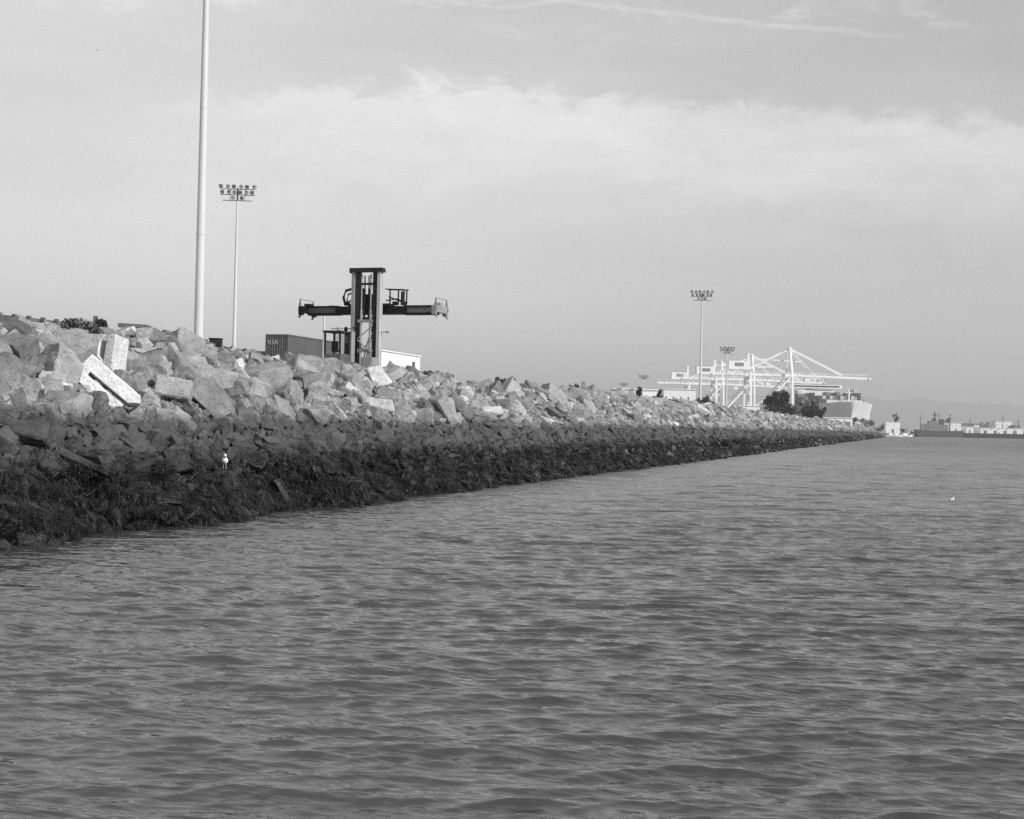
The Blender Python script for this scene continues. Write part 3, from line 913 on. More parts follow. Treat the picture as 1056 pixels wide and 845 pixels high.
    b = MB(); b.box((-1.0, .75, 3.0), (.6, .6, 3.4)); b.box((.9, 1.2, 1.9), (.9, 1.2, 1.6)); b.build('hydraulic_tank', M_midst, t)
    # body behind the mast, cab standing to the picture's left of it
    b = MB(); b.box((0, 3.6, 1.35), (2.6, 6.4, .8)); b.box((-.3, 4.0, 2.0), (1.5, 3.2, .5)); b.build('chassis', M_rust, t)
    b = MB(); b.box((0, 7.2, 1.5), (2.9, 1.3, 1.5)); b.build('counterweight', M_rust, t)
    cab = MB()
    cx, cy, cz_ = -1.5, 1.9, 2.0
    cab.box((cx, cy, cz_+.45), (1.35, 1.7, .9)); cf = MB(); cf.box((cx, cy, cz_+2.58), (1.5, 1.85, .14))
    for sx in (-.62, .62):
        for sy in (-.78, .78): cf.box((cx+sx, cy+sy, cz_+1.7), (.13, .13, 1.62))
    cb = cab.build('cab', M_rust, t); cf.build('cab_frame', M_steel, cb)
    b = MB(); b.box((cx, cy-.80, cz_+1.7), (1.12, .03, 1.55)); b.build('front_window', M_clear, cb)
    b = MB(); b.box((cx, cy+.1, cz_+1.15), (.5, .5, .14)); b.box((cx, cy+.35, cz_+1.5), (.5, .14, .75)); b.build('seat', M_blacks, cb)
    b = MB(); b.tube((cx+.1, cy, cz_+2.65), (cx+.1, cy, cz_+2.95), .12, .09); b.bar((cx-.5, cy, cz_+2.85), (cx+.5, cy, cz_+2.85), .06); b.build('beacon', M_midst, cb)
    b = MB(); b.bar((-1.2, -.1, 5.0), (-1.75, -.1, 4.95), .06); b.path([(-1.75, -.1, 4.78), (-1.75, -.1, 4.95), (-1.75, -.1, 5.12)], [.1, .16, .1], 10); b.build('mirror', M_blacks, t)
    b = MB(); b.bar((1.1, -.1, 4.7), (1.8, -.1, 4.75), .06); b.box((1.75, -.15, 4.7), (.25, .12, .12)); b.build('work_lamp', M_midst, t)
    for x, y, r in ((-1.6, .9, .85), (1.6, .9, .85), (-1.2, 5.9, .75), (1.2, 5.9, .75)):
        b = MB(); b.path([(x-.3, y, r), (x-.25, y, r), (x+.25, y, r), (x+.3, y, r)], [r*.9, r, r, r*.9], 24)
        w = b.build('wheel', M_rubber, t, sm=40)
        b = MB(); s = 1 if x > 0 else -1; b.path([(x+s*.30, y, r), (x+s*.33, y, r)], [r*.5, r*.45], 18); b.build('rim', M_pales, w, sm=40)
    # the machine faces away from the water: its body and cab stand on the camera's side of the mast
    done = set()
    for c in kids(t)+[k for c_ in kids(t) for k in kids(c_)]:
        if c.data in done: continue
        done.add(c.data)
        for v in c.data.vertices: v.co.y = -v.co.y
        c.data.flip_normals()
    return t
handler()

# ------------------------------------------------------------------ gantry cranes
def crane():
    t = empty('gantry_crane', (0, 0, 0), 0, '', 'gantry crane', 'white ship-to-shore gantry cranes on the quay')
    W = 18.0; gz = 29.2
    for y in (0, W):
        b = MB(); b.bar((0, y, .8), (0, y*.7+W*.15, gz), 1.15, 1.15); b.bar((0, y*.7+W*.15, gz), (-.5, y*.25+W*.375, 44.4), .95, .95); b.build('waterside_leg', M_crane, t)
        b = MB(); b.bar((-24, y, .8), (-24, y*.7+W*.15, gz+1), 1.1, 1.1); b.build('landside_leg', M_crane, t)
        b = MB(); b.bar((-23.2, y*.97+.3, 5), (-1.2, y*.72+W*.14, gz-1.6), .8, .8); b.build('diagonal_brace', M_crane, t)
        b = MB(); b.bar((-23.4, y, 10.2), (-.6, y, 10.2), .8, 1.0); b.build('portal_beam', M_crane, t)
    for x in (0, -24):
        b = MB(); b.bar((x, -5, 1.2), (x, W+5, 1.2), 1.3, 1.6); b.build('sill_beam', M_crane, t)
        b = MB(); b.bar((x, W*.15, gz-2), (x, W*.85, gz-2), 1.2, 1.6); b.build('crossbeam', M_crane, t)
        for y in (-4, 3, W-3, W+4):
            b = MB(); b.box((x, y, .35), (1.0, 2.6, .7)); b.build('bogie', M_steel, t)
    b = MB(); b.bar((0, 3.5, 10.2), (-24, 3.5, 10.2), .5); b.bar((-32, 9, 10.4), (-18, 9, 10.4), 1.2, 1.2); b.build('walkway', M_crane, t)
    b = MB()
    for y in (W*.5-2, W*.5+2): b.bar((-45, y, gz), (2, y, gz), .9, 1.35)
    for x in range(-44, 2, 6): b.bar((x, W*.5-2, gz), (x, W*.5+2, gz), .5)
    b.build('girder', M_crane, t)
    b = MB()
    for y in (W*.5-2, W*.5+2): b.bar((2, y, gz), (45.5, y, gz-1.0), .85, 1.25)
    for x in range(4, 46, 6): b.bar((x, W*.5-2, gz-.3), (x, W*.5+2, gz-.3), .5)
    b.box((46, W*.5, gz-1.1), (1.2, 6, 1.3)); b.build('boom', M_crane, t)
    b = MB(); b.box((-.5, W*.5, 44.6), (1.6, 6, 1.2)); b.build('apex_beam', M_crane, t)
    for y in (W*.5-2, W*.5+2):
        b = MB(); b.bar((-.4, y, 44.4), (31, y, gz+.4), .5, .6); b.build('forestay', M_crane, t)
        b = MB(); b.bar((-.4, y, 44.2), (14, y, gz+.5), .3, .3); b.build('inner_stay', M_crane, t)
        b = MB(); b.bar((-.6, y, 44.2), (-23, y, gz+3.2), .6, .7); b.build('backstay', M_crane, t)
    b = MB(); b.bar((-20, W*.5, 38.2), (7.5, W*.5, 37.0), .6, .6); b.bar((-22, W*.5, 33.5), (-10, W*.5, 33.8), .8, .8); b.build('tie_beam', M_crane, t)
    b = MB(); b.box((-29.8, W*.5, 34.2), (12.0, 6.5, 4.8)); hs = b.build('machinery_house', M_crane, t)
    MB().box((-29.8, W*.5-3.27, 34.6), (5.2, .08, 2.0)).build('vent_panel', M_contm, hs)
    b = MB()
    for y in (W*.5-3, W*.5+3):
        b.bar((-45, y, gz+1.9), (45, y, gz+1.1), .12)
        for x in range(-45, 46, 5): b.bar((x, y, gz+.2), (x, y, gz+1.9), .1)
    for k in range(9): b.bar((-24.9, 0 if k % 2 else 2.2, 2+k*3), (-24.9, 2.2 if k % 2 else 0, 5+k*3), .25)
    b.build('handrail', M_crane, t)
    b = MB()
    for k in range(6): b.bar((-36+k*2.6, W*.5-3.3, 31.6), (-36+k*2.6, W*.5-3.3, 29.6), .14)
    b.build('house_support', M_crane, t)
    b = MB(); b.box((-24, W*.5, 37.5), (1.3, 2.5, 7.5)); b.build('stair_tower', M_crane, t)
    b = MB(); b.box((10, W*.5, gz-2.4), (3, 3.6, 2.4)); b.build('operator_cab', M_crane, t)
    b = MB()
    for x in (16.5, 20.5): b.bar((x, W*.5, gz-1.5), (x, W*.5, gz-8), .2)
    b.bar((13, W*.5, gz-8), (25, W*.5, gz-8), .9, .9); b.build('spreader', M_midst, t)
    return t
qdir = (-.075*r0+ax0).normalized()
crz = math.atan2(qdir.y, qdir.x)-math.pi/2
c1 = crane()
CL = ['nearest white gantry crane, its long boom reaching over the ship', 'middle white gantry crane partly hidden behind the nearest crane', 'farthest white gantry crane, leftmost of the three']
for k, (px, D) in enumerate([(817.5, 800), (778, 885), (746, 985)]):
    o = c1 if k == 0 else copy_tree(c1)
    o.location = ground(px, D, GZ); o.rotation_euler = (0, 0, crz); o['label'] = CL[k]

# ------------------------------------------------------------------ container ship behind the cranes
def ship():
    stem = at(879, 445, 1010); stem.z = 0
    t = empty('container_ship', stem, YAW, 'loaded container ship seen bow on with pale flared bow beyond the cranes', 'ship')
    B = 40.0
    # local +Y runs from the bow to the stern (away), X across; each section: deck, mid, waterline half widths
    secs = []
    for y, zd, wd, wm, ww, dy in ((0, 24.5, .03, .02, .02, 9), (2.5, 24.2, .36, .10, .03, 8), (6, 23.8, .60, .28, .06, 6), (12, 23.2, .82, .55, .22, 3), (20, 22.6, .95, .8, .5, 1), (30, 22.2, 1, .95, .8, 0), (31, 17.5, 1, .97, .82, 0),
            (60, 17, 1, 1, .98, 0), (180, 17, 1, 1, .98, 0), (205, 17.5, .9, .75, .5, 0)):
        h = B/2
        secs.append([(-wd*h, y, zd), (-(wd*.6+wm*.4)*h, y+dy*.15, zd*.82), (-wm*h, y+dy*.5, zd*.55), (-ww*h, y+dy*.9, 3), (-ww*h*.9, y+dy, -1), (ww*h*.9, y+dy, -1), (ww*h, y+dy*.9, 3), (wm*h, y+dy*.5, zd*.55), ((wd*.6+wm*.4)*h, y+dy*.15, zd*.82), (wd*h, y, zd)])
    n = 10; b = MB(); vs = [p for q in secs for p in q]
    fs = [(k*n+i, k*n+(i+1) % n, (k+1)*n+(i+1) % n, (k+1)*n+i) for k in range(len(secs)-1) for i in range(n)]
    fs += [tuple(range(n)), tuple(range((len(secs)-1)*n, len(secs)*n))]
    b.add(vs, fs); b.build('hull', M_white, t, sm=50)
    b = MB(); b.bar((0, 12, 24), (0, 12, 34), .8); b.bar((-3, 12, 31), (3, 12, 31), .4); b.build('foremast', M_white, t); MB().bar((6, 16, 23), (6, 16, 28), .5).build('deck_post', M_white, t)
    b = MB(); b.box((-5, 17, 24.2), (5, 3, 3)); b.box((4, 19, 24), (6, 4, 2.6)); b.box((0, 26, 24), (26, 1.2, 4)); b.build('deck_gear', M_contl, t)
    b = MB()
    for x in range(-14, 15, 3): b.bar((x, 14.5, 23.2), (x, 14.5, 24.8), .2)
    b.bar((-14, 14.5, 24.8), (14, 14.5, 24.8), .2); b.build('railing', M_white, t)
    b = MB(); b.box((0, 130, 26), (30, 10, 19)); b.box((0, 128, 38.4), (42, 7, 3.0)); b.build('bridge', M_white, t)
    MB().box((0, 124.4, 38.7), (38, .3, 1.0)).build('window_band', M_glass, t)
    b = MB(); b.bar((0, 128, 39.9), (0, 128, 49), .9); b.bar((-4, 128, 45), (4, 128, 45), .6); b.bar((-9, 128, 39.9), (-9, 128, 46), .7); b.box((-2, 128, 41.4), (20, 4, 1.4)); b.bar((7, 128, 40), (7, 128, 45), .6); b.build('radar_mast', M_white, t)
    b = MB(); b.box((0, 140, 27), (9, 6, 20)); b.build('funnel', M_hulld, t)
    MB().box((0, 78, 17.8), (B*.94, 90, 1.5)).build('hatch_cover', M_hulld, t)
    R = random.Random(5)
    kinds = [(M_contd, 'dark'), (M_contm, 'grey'), (M_contl, 'light'), (M_contd, 'dark'), (M_contm, 'grey')]
    meshes = [MB().box((0, 0, 1.32), (2.42, 12.1, 2.62)).mesh('container_box', m) for m, _ in kinds]
    for bay in range(7):
        for col in range(13):
            top = R.choice((4, 5, 5, 6)) if bay else R.choice((3, 4, 4, 5))
            if col > 9 and not bay: top -= R.choice((1, 2))
            for tier in range(top):
                if bay > 1 and 0 < col < 12: continue     # the photo shows nothing of the inner stacks
                k = R.randrange(5)
                o = link('shipping_container', meshes[k])
                o.matrix_world = Matrix.Translation(stem) @ Matrix.Rotation(YAW, 4, 'Z') @ Matrix.Translation(((col-6)*2.62, 39.5+bay*12.9, 18.58+tier*2.66))
                tag(o, f"{kinds[k][1]} container among the boxes stacked on the ship's deck", 'shipping container', "containers stacked on the ship's deck")
ship()

# ------------------------------------------------------------------ sheds and buildings of the far yard
def shed(px0, px1, D, toppy, dep, label, name='warehouse', m=None, base=GZ, roofm=None, cat='building', D2=None, doors=2):
    m = m or M_white
    pa = ground(px0, D, base); pb = ground(px1, D2 or D, base)
    dv = pb-pa; L = dv.length
    H = 438+((px0+px1)/2-528)*.0212
    top = 3+(H-toppy)*D/F-base
    t = empty(name, pa, math.atan2(dv.y, dv.x), label, cat)
    MB().box((L/2, dep/2, top/2), (L, dep, top)).build('wall', m, t)
    b = MB(); b.prism([(-.3, 0), (L+.3, 0), (L+.3, .25), (-.3, .25)], (0, -.3, top+.003), Vector((1, 0, 0)), UP, Vector((0, 1, 0)), dep+.6); b.build('roof', roofm or m, t)
    for k in range(doors):
        x = L*(k+.5)/max(doors, 1); w = min(3.0, L*.16)
        MB().box((x, -.03, min(1.8, top*.3)), (w, .05, min(3.4, top*.55))).build('door', M_contm, t)
    for k in range(doors+1):
        x = L*(k+.12+.2)/(doors+1.3); 
        MB().box((x, -.03, top*.74), (L*.05, .05, top*.09)).build('window', M_contm, t)
    return t
shed(632, 655, 350, 401.5, 8, 'low white shed, left one of the pair behind the bank')
shed(662, 677, 360, 402.5, 8, 'low white shed, right one of the pair behind the bank')
shed(684, 717, 560, 402, 12, 'white building standing under the farthest crane', doors=3)
shed(762, 787, 640, 419, 8, 'long low white building at the foot of nearest crane', doors=3)
shed(833, 879, 560, 431, 7, 'very low white shed below the stern of the ship', doors=4)
shed(786, 806, 600, 416, 6, 'white wall-like shed between the dark trees below the cranes', doors=2)

# ------------------------------------------------------------------ trees and shrubs
def leaf_cloud(blobs, n, size, seed, flat=1.0):
    R = random.Random(seed); b = MB()
    tot = sum(r**2 for _, r in blobs)
    for (c, r) in blobs:
        for _ in range(int(n*r*r/tot)):
            d = Vector((R.gauss(0, 1), R.gauss(0, 1), R.gauss(0, 1))).normalized()*(r*R.uniform(.2, 1.25)**.7)
            d.z *= flat
            p = Vector(c)+d+d.normalized()*(.25*r*vn(d.x*2+seed, d.y*2, d.z*2))
            a = Vector((R.gauss(0, 1), R.gauss(0, 1), R.gauss(0, 1))).normalized(); e = a.cross(Vector((R.gauss(0, 1), R.gauss(0, 1), R.gauss(0, 1)))).normalized()
            s = size*R.uniform(.5, 1.3)
            b.add([p+a*s, p+e*s*.6, p-a*s, p-e*s*.6], [(0, 1, 2, 3)])
    return b
def tree(px, D, toppy, wpx, label, seed, base=GZ, name='tree', cat='tree', group='dark trees behind the bank', n=1300, m=None):
    p = ground(px, D, base); H = 438+(px-528)*.0212
    h = 3+(H-toppy)*D/F-base; w = wpx*D/F
    R = random.Random(seed)
    t = empty(name, p, 0, label, cat, group)
    b = MB(); blobs = []
    b.path([(0, 0, -.2), (.1*w*.2, 0, h*.3), (0, .05*w, h*.65), (0, 0, h*.85)], [.06*h*.5+.04, .04*h*.5+.03, .025*h*.5+.02, .02], 8)
    for k in range(13):
        a = R.uniform(0, 6.28); rr = w*.5*R.uniform(.2, .95); z = h*R.uniform(.28, .9)
        c = (math.cos(a)*rr, math.sin(a)*rr, z); r = w*R.uniform(.09, .22)
        r = min(r, h-z+.02*h, max(z*.9, .2))
        blobs.append((c, r)); b.path([(0, 0, h*.2), (c[0]*.5, c[1]*.5, z*.7), c], [.025*h*.5, .02*h*.5, .012*h*.5], 6)
    blobs.append(((w*.05, 0, h*.62), min(w*.26, h*.3)))
    b.build('trunk', M_bark, t, sm=50)
    leaf_cloud(blobs, int(n*.8), max(.045*h, .22*D/900+.06), seed).build('crown', m or M_leaf, t)
    return t
tree(729, 320, 408, 21, 'dark round bush in front of the cranes below the distant mast', 3, name='shrub', cat='bush', n=1500)
tree(795, 560, 402, 20, 'tall dark tree left of nearest crane waterside legs', 4, n=1800)
tree(806, 575, 403, 20, 'tall dark tree just behind nearest crane waterside legs', 5, n=1800)
tree(795, 500, 417, 22, 'low dark tree under the left tall tree by the cranes', 6)
tree(815, 510, 416, 24, 'low dark tree under the crane legs, second of the low row', 7)
tree(833, 520, 412, 24, 'dark tree in front of the dark ship side', 8, n=1700)
tree(845, 535, 418, 18, 'small dark tree at right end of row before the ship', 9)
tree(880, 600, 430, 16, 'low bush right of the very low white shed', 10, name='shrub', cat='bush')
tree(892, 640, 431, 18, 'low bush under the pale stern of the ship', 12, name='shrub', cat='bush')
tree(658, 340, 398, 12, 'small tree between the two low white sheds', 13, n=800)
tree(678, 345, 400, 10, 'small tree at right end of the low white sheds', 14, n=800)
for k, (px, D, top, w, lab) in enumerate([(438, 96, 382.5, 15, 'low dark scrub on the crest just right of the site trailer'), (449, 100, 383.0, 14, 'second patch of low scrub right of the site trailer'),
        (461, 104, 386, 12, 'third patch of low scrub on the crest right of trailer'), (516, 112, 389.0, 12, 'low scrub on the crest right of the boards'), (528, 118, 391, 14, 'rightmost low scrub on the crest'),
        (592, 140, 395.5, 12, 'small scrub left of the leaning marker post')]):
    tree(px, D, top, w, lab, 30+k, base=5.75, name='shrub', cat='bush', group='low scrub on the crest', n=900, m=M_scrub)
tree(80, 52, 329.0, 34, 'grey leafy bush on the crest above the white notched block', 41, base=6.1, name='shrub', cat='bush', group='low scrub on the crest', n=1500, m=M_weedtop)
tree(104, 53, 329.5, 20, 'smaller rounded bush on the crest beside the short stub post', 42, base=6.1, name='shrub', cat='bush', group='low scrub on the crest', n=900, m=M_scrub)

# dry weeds along the crest
GV, GF = [], []
def blades(n, y0, y1, hh):
    for _ in range(n):
        y = rng.uniform(y0, y1); x = rng.uniform(10.6, 14.6)
        if vn(x*.4, y*.25, 2) < -.05: continue
        z = hgt(x, y)-.15
        for _k in range(5):
            p = Vector((-x+rng.gauss(0, .12), y+rng.gauss(0, .12), z)); a = rng.uniform(0, 6.28)
            h = hh*rng.uniform(.4, 1.2); lean = Vector((rng.gauss(0, .3), rng.gauss(0, .3), 1))*h; w = Vector((math.cos(a), math.sin(a), 0))*.02
            o = len(GV); GV.extend([tuple(p-w), tuple(p+w), tuple(p+lean*.6+w*.7), tuple(p+lean)]); GF.append((o, o+1, o+2, o+3))
blades(5000, 30, 130, .5)
blades(2500, 130, 330, .8)
o = link('crest_weeds', npmesh('crest_weeds', GV, GF, [M_weedtop]))
tag(o, 'dry grey weeds growing along the crest of the bank', 'weeds', kind='stuff')

# ------------------------------------------------------------------ timber and boards on the crest
def crest_pt(px, x=11.2, dz=0):
    d = ray(px, 380); k = (-x-CAM.x)/d.x; p = CAM+d*k; p.z = hgt(x, p.y)+dz; return p
def rail(pxa, pxb, z, label, th=.16, x=11.3, posts=4):
    a, c = crest_pt(pxa, x), crest_pt(pxb, x)
    t = empty('timber_rail', a, 0, label, 'rail', 'weathered timbers along the crest')
    b = MB(); b.bar(Vector((0, 0, z)), c-a+Vector((0, 0, z)), th, th); b.build('beam', M_wood, t)
    for k in range(posts):
        q = (c-a)*((k+.5)/posts); q.z += 0
        MB().bar((q.x+.17, q.y, -.5+q.z), (q.x+.17, q.y, z+.12+q.z), .14).build('post', M_wood, t)
    return t
rail(168, 230, .62, 'long weathered timber rail on the crest at the near mast foot', .15)
rail(229, 268, .62, 'timber rail on the crest from second mast towards the container', .14, posts=3)
rail(-14, 60, .42, 'long dark timber rail on the crest at the left edge', .13, 12.0, posts=5)
def plank(px, L, z, rz, label, m=M_wood, w=.3, th=.1, x=11.2):
    p = crest_pt(px, x, z); b = MB(); b.box((0, 0, 0), (L, w, th))
    o = crisp(b, .01, 1, .006, px).build('plank', m); place(o, p, ry=2, rz=rz); return tag(o, label, 'plank')
plank(136, 1.15, .62, 6, 'dark plank lying on the crest right of the notched block', w=.4, th=.16)
plank(158, .8, .5, -5, 'short plank on crest between notched block and near mast')
plank(496, 1.9, .42, 10, 'pale plank propped on the crest below the scrub', M_white, .5, .1)
p = crest_pt(97.5, 11.6, 0)
b = MB(); b.box((0, 0, .35), (.16, .16, 1.05)); o = crisp(b, .01, 1, .006, 3).build('stub_post', M_wood); place(o, p); tag(o, 'short stub post standing on the crest above the notched block', 'post')
p = crest_pt(222, 11.3, .78)
b = MB(); b.box((0, 0, 0), (.55, .4, .3)); b.box((0, 0, .17), (.6, .45, .05)); o = crisp(b, .01, 1, .004, 4).build('junction_box', M_steel); place(o, p); tag(o, 'small dark box on the timber rail right of near mast', 'box')
p = ground(601, 150, 6.0)
t = empty('marker_post', p, YAW, 'leaning grey marker post on the crest right of the scrub', 'post')
b = MB(); b.bar((-.28, 0, -.3), (.0, 0, 1.7), .1); b.bar((.35, 0, -.3), (.05, 0, 1.7), .1); b.build('legs', M_wood, t)
MB().box((.02, -.07, 1.25), (.5, .05, .8)).build('board', M_midst, t)

# ------------------------------------------------------------------ gulls
def standing_gull(p, rz, label, floating=False):
    t = empty('gull', p, rz, label, 'gull')
    h = 0 if not floating else -.15
    b = MB()      # tail -> rump -> breast -> neck -> head, one skin; facing +X
    pts = [(-.27, 0, .17), (-.16, 0, .20), (-.05, 0, .235), (.06, 0, .27), (.125, 0, .33), (.14, 0, .385), (.155, 0, .425), (.19, 0, .44), (.215, 0, .437)]
    b.path([(x, y, z+h) for x, y, z in pts], [.018, .065, .095, .10, .07, .05, .052, .042, .015], 14)
    b.build('body', M_hair, t, sm=80)
    b = MB(); b.path([(.21, 0, .437+h), (.25, 0, .43+h), (.272, 0, .415+h)], [.014, .011, .003], 8); b.build('beak', M_beak, t, sm=60)
    for s in (-1, 1):
        b = MB(); b.path([(.07, s*.085, .285+h), (-.05, s*.088, .265+h), (-.2, s*.05, .215+h)], [.03, .05, .02], 10, .35); w = b.build('wing', M_wing, t, sm=80)
        b = MB(); b.path([(-.19, s*.048, .218+h), (-.28, s*.025, .19+h), (-.33, s*.012, .18+h)], [.02, .014, .003], 8, .4); b.build('wing_tip', M_black, w, sm=80)
        if not floating:
            b = MB(); b.path([(.0, s*.04, .17), (-.012, s*.04, .10), (.0, s*.04, .012)], [.012, .008, .008], 8)
            b.path([(-.01, s*.04, .008), (.03, s*.045, .008), (.065, s*.05, .005)], [.008, .018, .01], 8, 1.6); b.build('leg', M_beak, t, sm=60)
    return t
# the boulder the gull stands on, then the gull on its top
b = MB(); b.box((0, 0, 0), (1.0, .9, .9))
for i_, v in enumerate(b.v): b.v[i_] = (v[0]*(.62 if v[2] > 0 else 1.15), v[1]*(.62 if v[2] > 0 else 1.1), v[2])
gr = crisp(b, .08, 3, .06, 31).build('perch_stone', M_rub, sm=40); place(gr, P_gullrock+Vector((0, 0, .05)), rx=-8, ry=10, rz=14)
tag(gr, 'weedy stone under the standing white gull near the water', 'stone')
bpy.context.view_layer.update()
top = max((gr.matrix_world @ v.co for v in gr.data.vertices), key=lambda q: q.z)
gtop = [gr.matrix_world @ v.co for v in gr.data.vertices]
cxy = sum((q for q in gtop if q.z > top.z-.15), Vector())/len([q for q in gtop if q.z > top.z-.15])
gull_p = Vector((cxy.x, cxy.y, top.z-.05))
standing_gull(gull_p, YAW+rad(-78), 'white gull standing on a weedy stone above the waterline')
pw = at(982, 517, 64); pw.z = .0
standing_gull(pw, YAW+rad(30), 'small white gull floating on open water at the right', True).scale = (.6, .6, .6)
def flying_gull(p, rz, bank, label):
    b = MB()
    b.path([(-.25, 0, 0), (-.1, 0, .0), (.08, 0, .01), (.2, 0, .02), (.3, 0, .01)], [.02, .07, .085, .055, .012], 10)
    for s in (-1, 1):
        pr = [(.1, .05, 0, .12), (.16, .3, .1, .11), (.08, .5, .08, .08), (-.06, .75, .02, .015)]
        vs = []; fs = []
        for x, y, z, c in pr: vs += [(x, s*y, z+.01), (x-c*1.8, s*y, z+.01), (x-c*1.8, s*y, z-.01), (x, s*y, z-.012)]
        for k in range(3): fs += [(k*4+i, k*4+(i+1) % 4, k*4+4+(i+1) % 4, k*4+4+i) for i in range(4)]
        fs += [(0, 3, 2, 1), (12, 13, 14, 15)]
        b.add(vs, fs)
    o = b.build('flying_gull', M_wing, sm=50); o.location = p; o.rotation_euler = (rad(bank), 0, rz)
    tag(o, label, 'gull', 'gulls on the wing')
flying_gull(at(318, 254, 360), YAW+.2, 15, 'tiny dark gull flying above the handler mast and left of it')
flying_gull(at(100, 52, 420), YAW+1.1, -20, 'tiny dark gull high in the sky left of nearest mast')

# ------------------------------------------------------------------ far shore on the right
def slab_land(name, pts, z0, z1, m, label, cat=None, kind='structure'):
    b = MB(); n = len(pts)
    b.add([(p.x, p.y, z1) for p in pts]+[(p.x, p.y, z0) for p in pts], [tuple(range(n))]+[(i, (i+1) % n, n+(i+1) % n, n+i) for i in range(n)])
    return tag(b.build(name, m), label, cat, kind=kind)
DP = 1250
def gp(px, D): return ground(px, D, 0)
slab_land('far_point', [gp(884, 1130), gp(941, 1130), gp(944, 1300), gp(884, 1300)], -1, 2.6, M_ground, 'low far point of land past the end of the bank')
slab_land('pier', [gp(939, DP), gp(1120, DP-40), gp(1130, DP+160), gp(941, DP+160)], -1, 4.0, M_pier, 'long dark pier wall along the far shore at right', 'pier', None)
# rough stones and scrub along the far point
for k, (px, D, top, w, lab) in enumerate([(905, 1140, 440, 14, 'low bush at left end of the far point'), (932, 1138, 441.5, 10, 'low bush right of the small white house on the far point'), (909, 1150, 437, 8, 'bush against the left side of the small white house')]):
    tree(px, D, top, w, lab, 60+k, base=2.6, name='shrub', cat='bush', group='bushes on the far point', n=500)
shed(913.5, 928, 1160, 435.5, 10, 'small white house on the far point past the bank end', 'house', base=2.6, doors=1)
tree(923.5, 1175, 424, 7, 'slim dark tree rising behind the small white house', 71, base=2.6, n=350)
def boat(px, D, L, label, m=M_white):
    p = gp(px, D)
    t = empty('small_boat', p, YAW+.15, label, 'boat', 'small boats moored off the far point')
    b = MB(); secs = []
    for x, w in ((-.5, .8), (-.2, 1), (.2, .95), (.42, .5), (.5, .05)):
        secs.append([(x*L, -w*L*.14, 1.1+max(0, x)*.8), (x*L, -w*L*.09, -.2), (x*L, w*L*.09, -.2), (x*L, w*L*.14, 1.1+max(0, x)*.8)])
    vs = [q for s in secs for q in s]; fs = [(k*4+i, k*4+(i+1) % 4, k*4+4+(i+1) % 4, k*4+4+i) for k in range(4) for i in range(4)]+[(3, 2, 1, 0), (16, 17, 18, 19)]
    b.add(vs, fs); b.build('hull', m, t)
    MB().box((-.05*L, 0, 1.9), (L*.35, L*.18, 1.6)).build('cabin', M_white, t)
    MB().tube((0, 0, 2.6), (0, 0, 7), .09, .05, 6).build('mast', M_galv, t)
boat(925, 1100, 9, 'small white boat nearest the far point house')
boat(934, 1110, 11, 'white boat at right end of the moored boats')
boat(919, 1118, 8, 'small white boat at left of the moored boats')
# grey vessel moored at the pier
p = gp(943, DP-12); p2 = gp(992, DP-16); dv = p2-p; L = dv.length
t = empty('grey_vessel', p, math.atan2(dv.y, dv.x), 'grey vessel with masts moored along the far pier', 'ship')
b = MB(); b.prism([(0, 6.5), (2, 0), (L-1, 0), (L, 6), (L*.6, 5.5), (L*.2, 5.6)], (0, -5, -.2), Vector((1, 0, 0)), UP, Vector((0, 1, 0)), 10); b.build('hull', M_contd, t)
b = MB(); b.box((L*.45, 0, 8), (L*.45, 7, 5.2)); b.box((L*.38, 0, 12), (L*.2, 6, 3.6)); b.build('superstructure', M_contm, t)
b = MB(); b.bar((L*.42, 0, 13), (L*.42, 0, 22), .8); b.bar((L*.36, 0, 19), (L*.48, 0, 19), .5); b.build('mast', M_steel, t)
b = MB(); b.bar((L*.74, 0, 6), (L*.74, 0, 20), .6); b.bar((L*.69, 0, 16), (L*.79, 0, 16), .4); b.build('mast', M_steel, t)
b = MB(); b.box((L*.56, 0, 13), (4, 4, 5)); b.build('funnel', M_contd, t)
Z4 = 4.0
shed(967, 973, DP+10, 434.5, 12, 'small pale hut behind the grey vessel', 'hut', base=Z4, doors=1)
shed(980, 991, DP+8, 436.5, 15, 'white building at left end of the far pier', base=Z4, doors=1)
shed(989, 1028, DP+70, 437.5, 30, 'long dark roofed shed behind the white pier buildings', m=M_contm, base=Z4, roofm=M_roof, doors=3)
shed(996, 1004, DP+6, 440.5, 15, 'small white building in the middle of the far pier', base=Z4, doors=1)
shed(1011, 1062, DP+4, 442.0, 20, 'long low white building at right end of the far pier', base=Z4, doors=5)
shed(1026.5, 1043, DP+40, 435.2, 20, 'taller white block rising behind the long low pier building', base=Z4, doors=2)
for k, (px, top, w, lab) in enumerate([(962, 430.5, 6, 'dark round tree behind the grey vessel, left one'), (978, 430.8, 7, 'dark round tree behind the grey vessel, right one'), (1048, 440, 5, 'small tree beside the taller white pier block')]):
    tree(px, DP+90, top, w, lab, 80+k, base=Z4, n=350, group='trees on the far pier')
for px in (940, 955, 970, 985, 1000, 1015, 1030, 1045, 1060):
    q = gp(px, DP-9)
    o = MB().tube((0, 0, -1), (0, 0, 5.2), .5, .45, 8).build('pier_pile', M_pier, sm=40); o.location = q
    tag(o, 'dark timber pile standing against the far pier wall', 'pile', 'piles along the far pier')

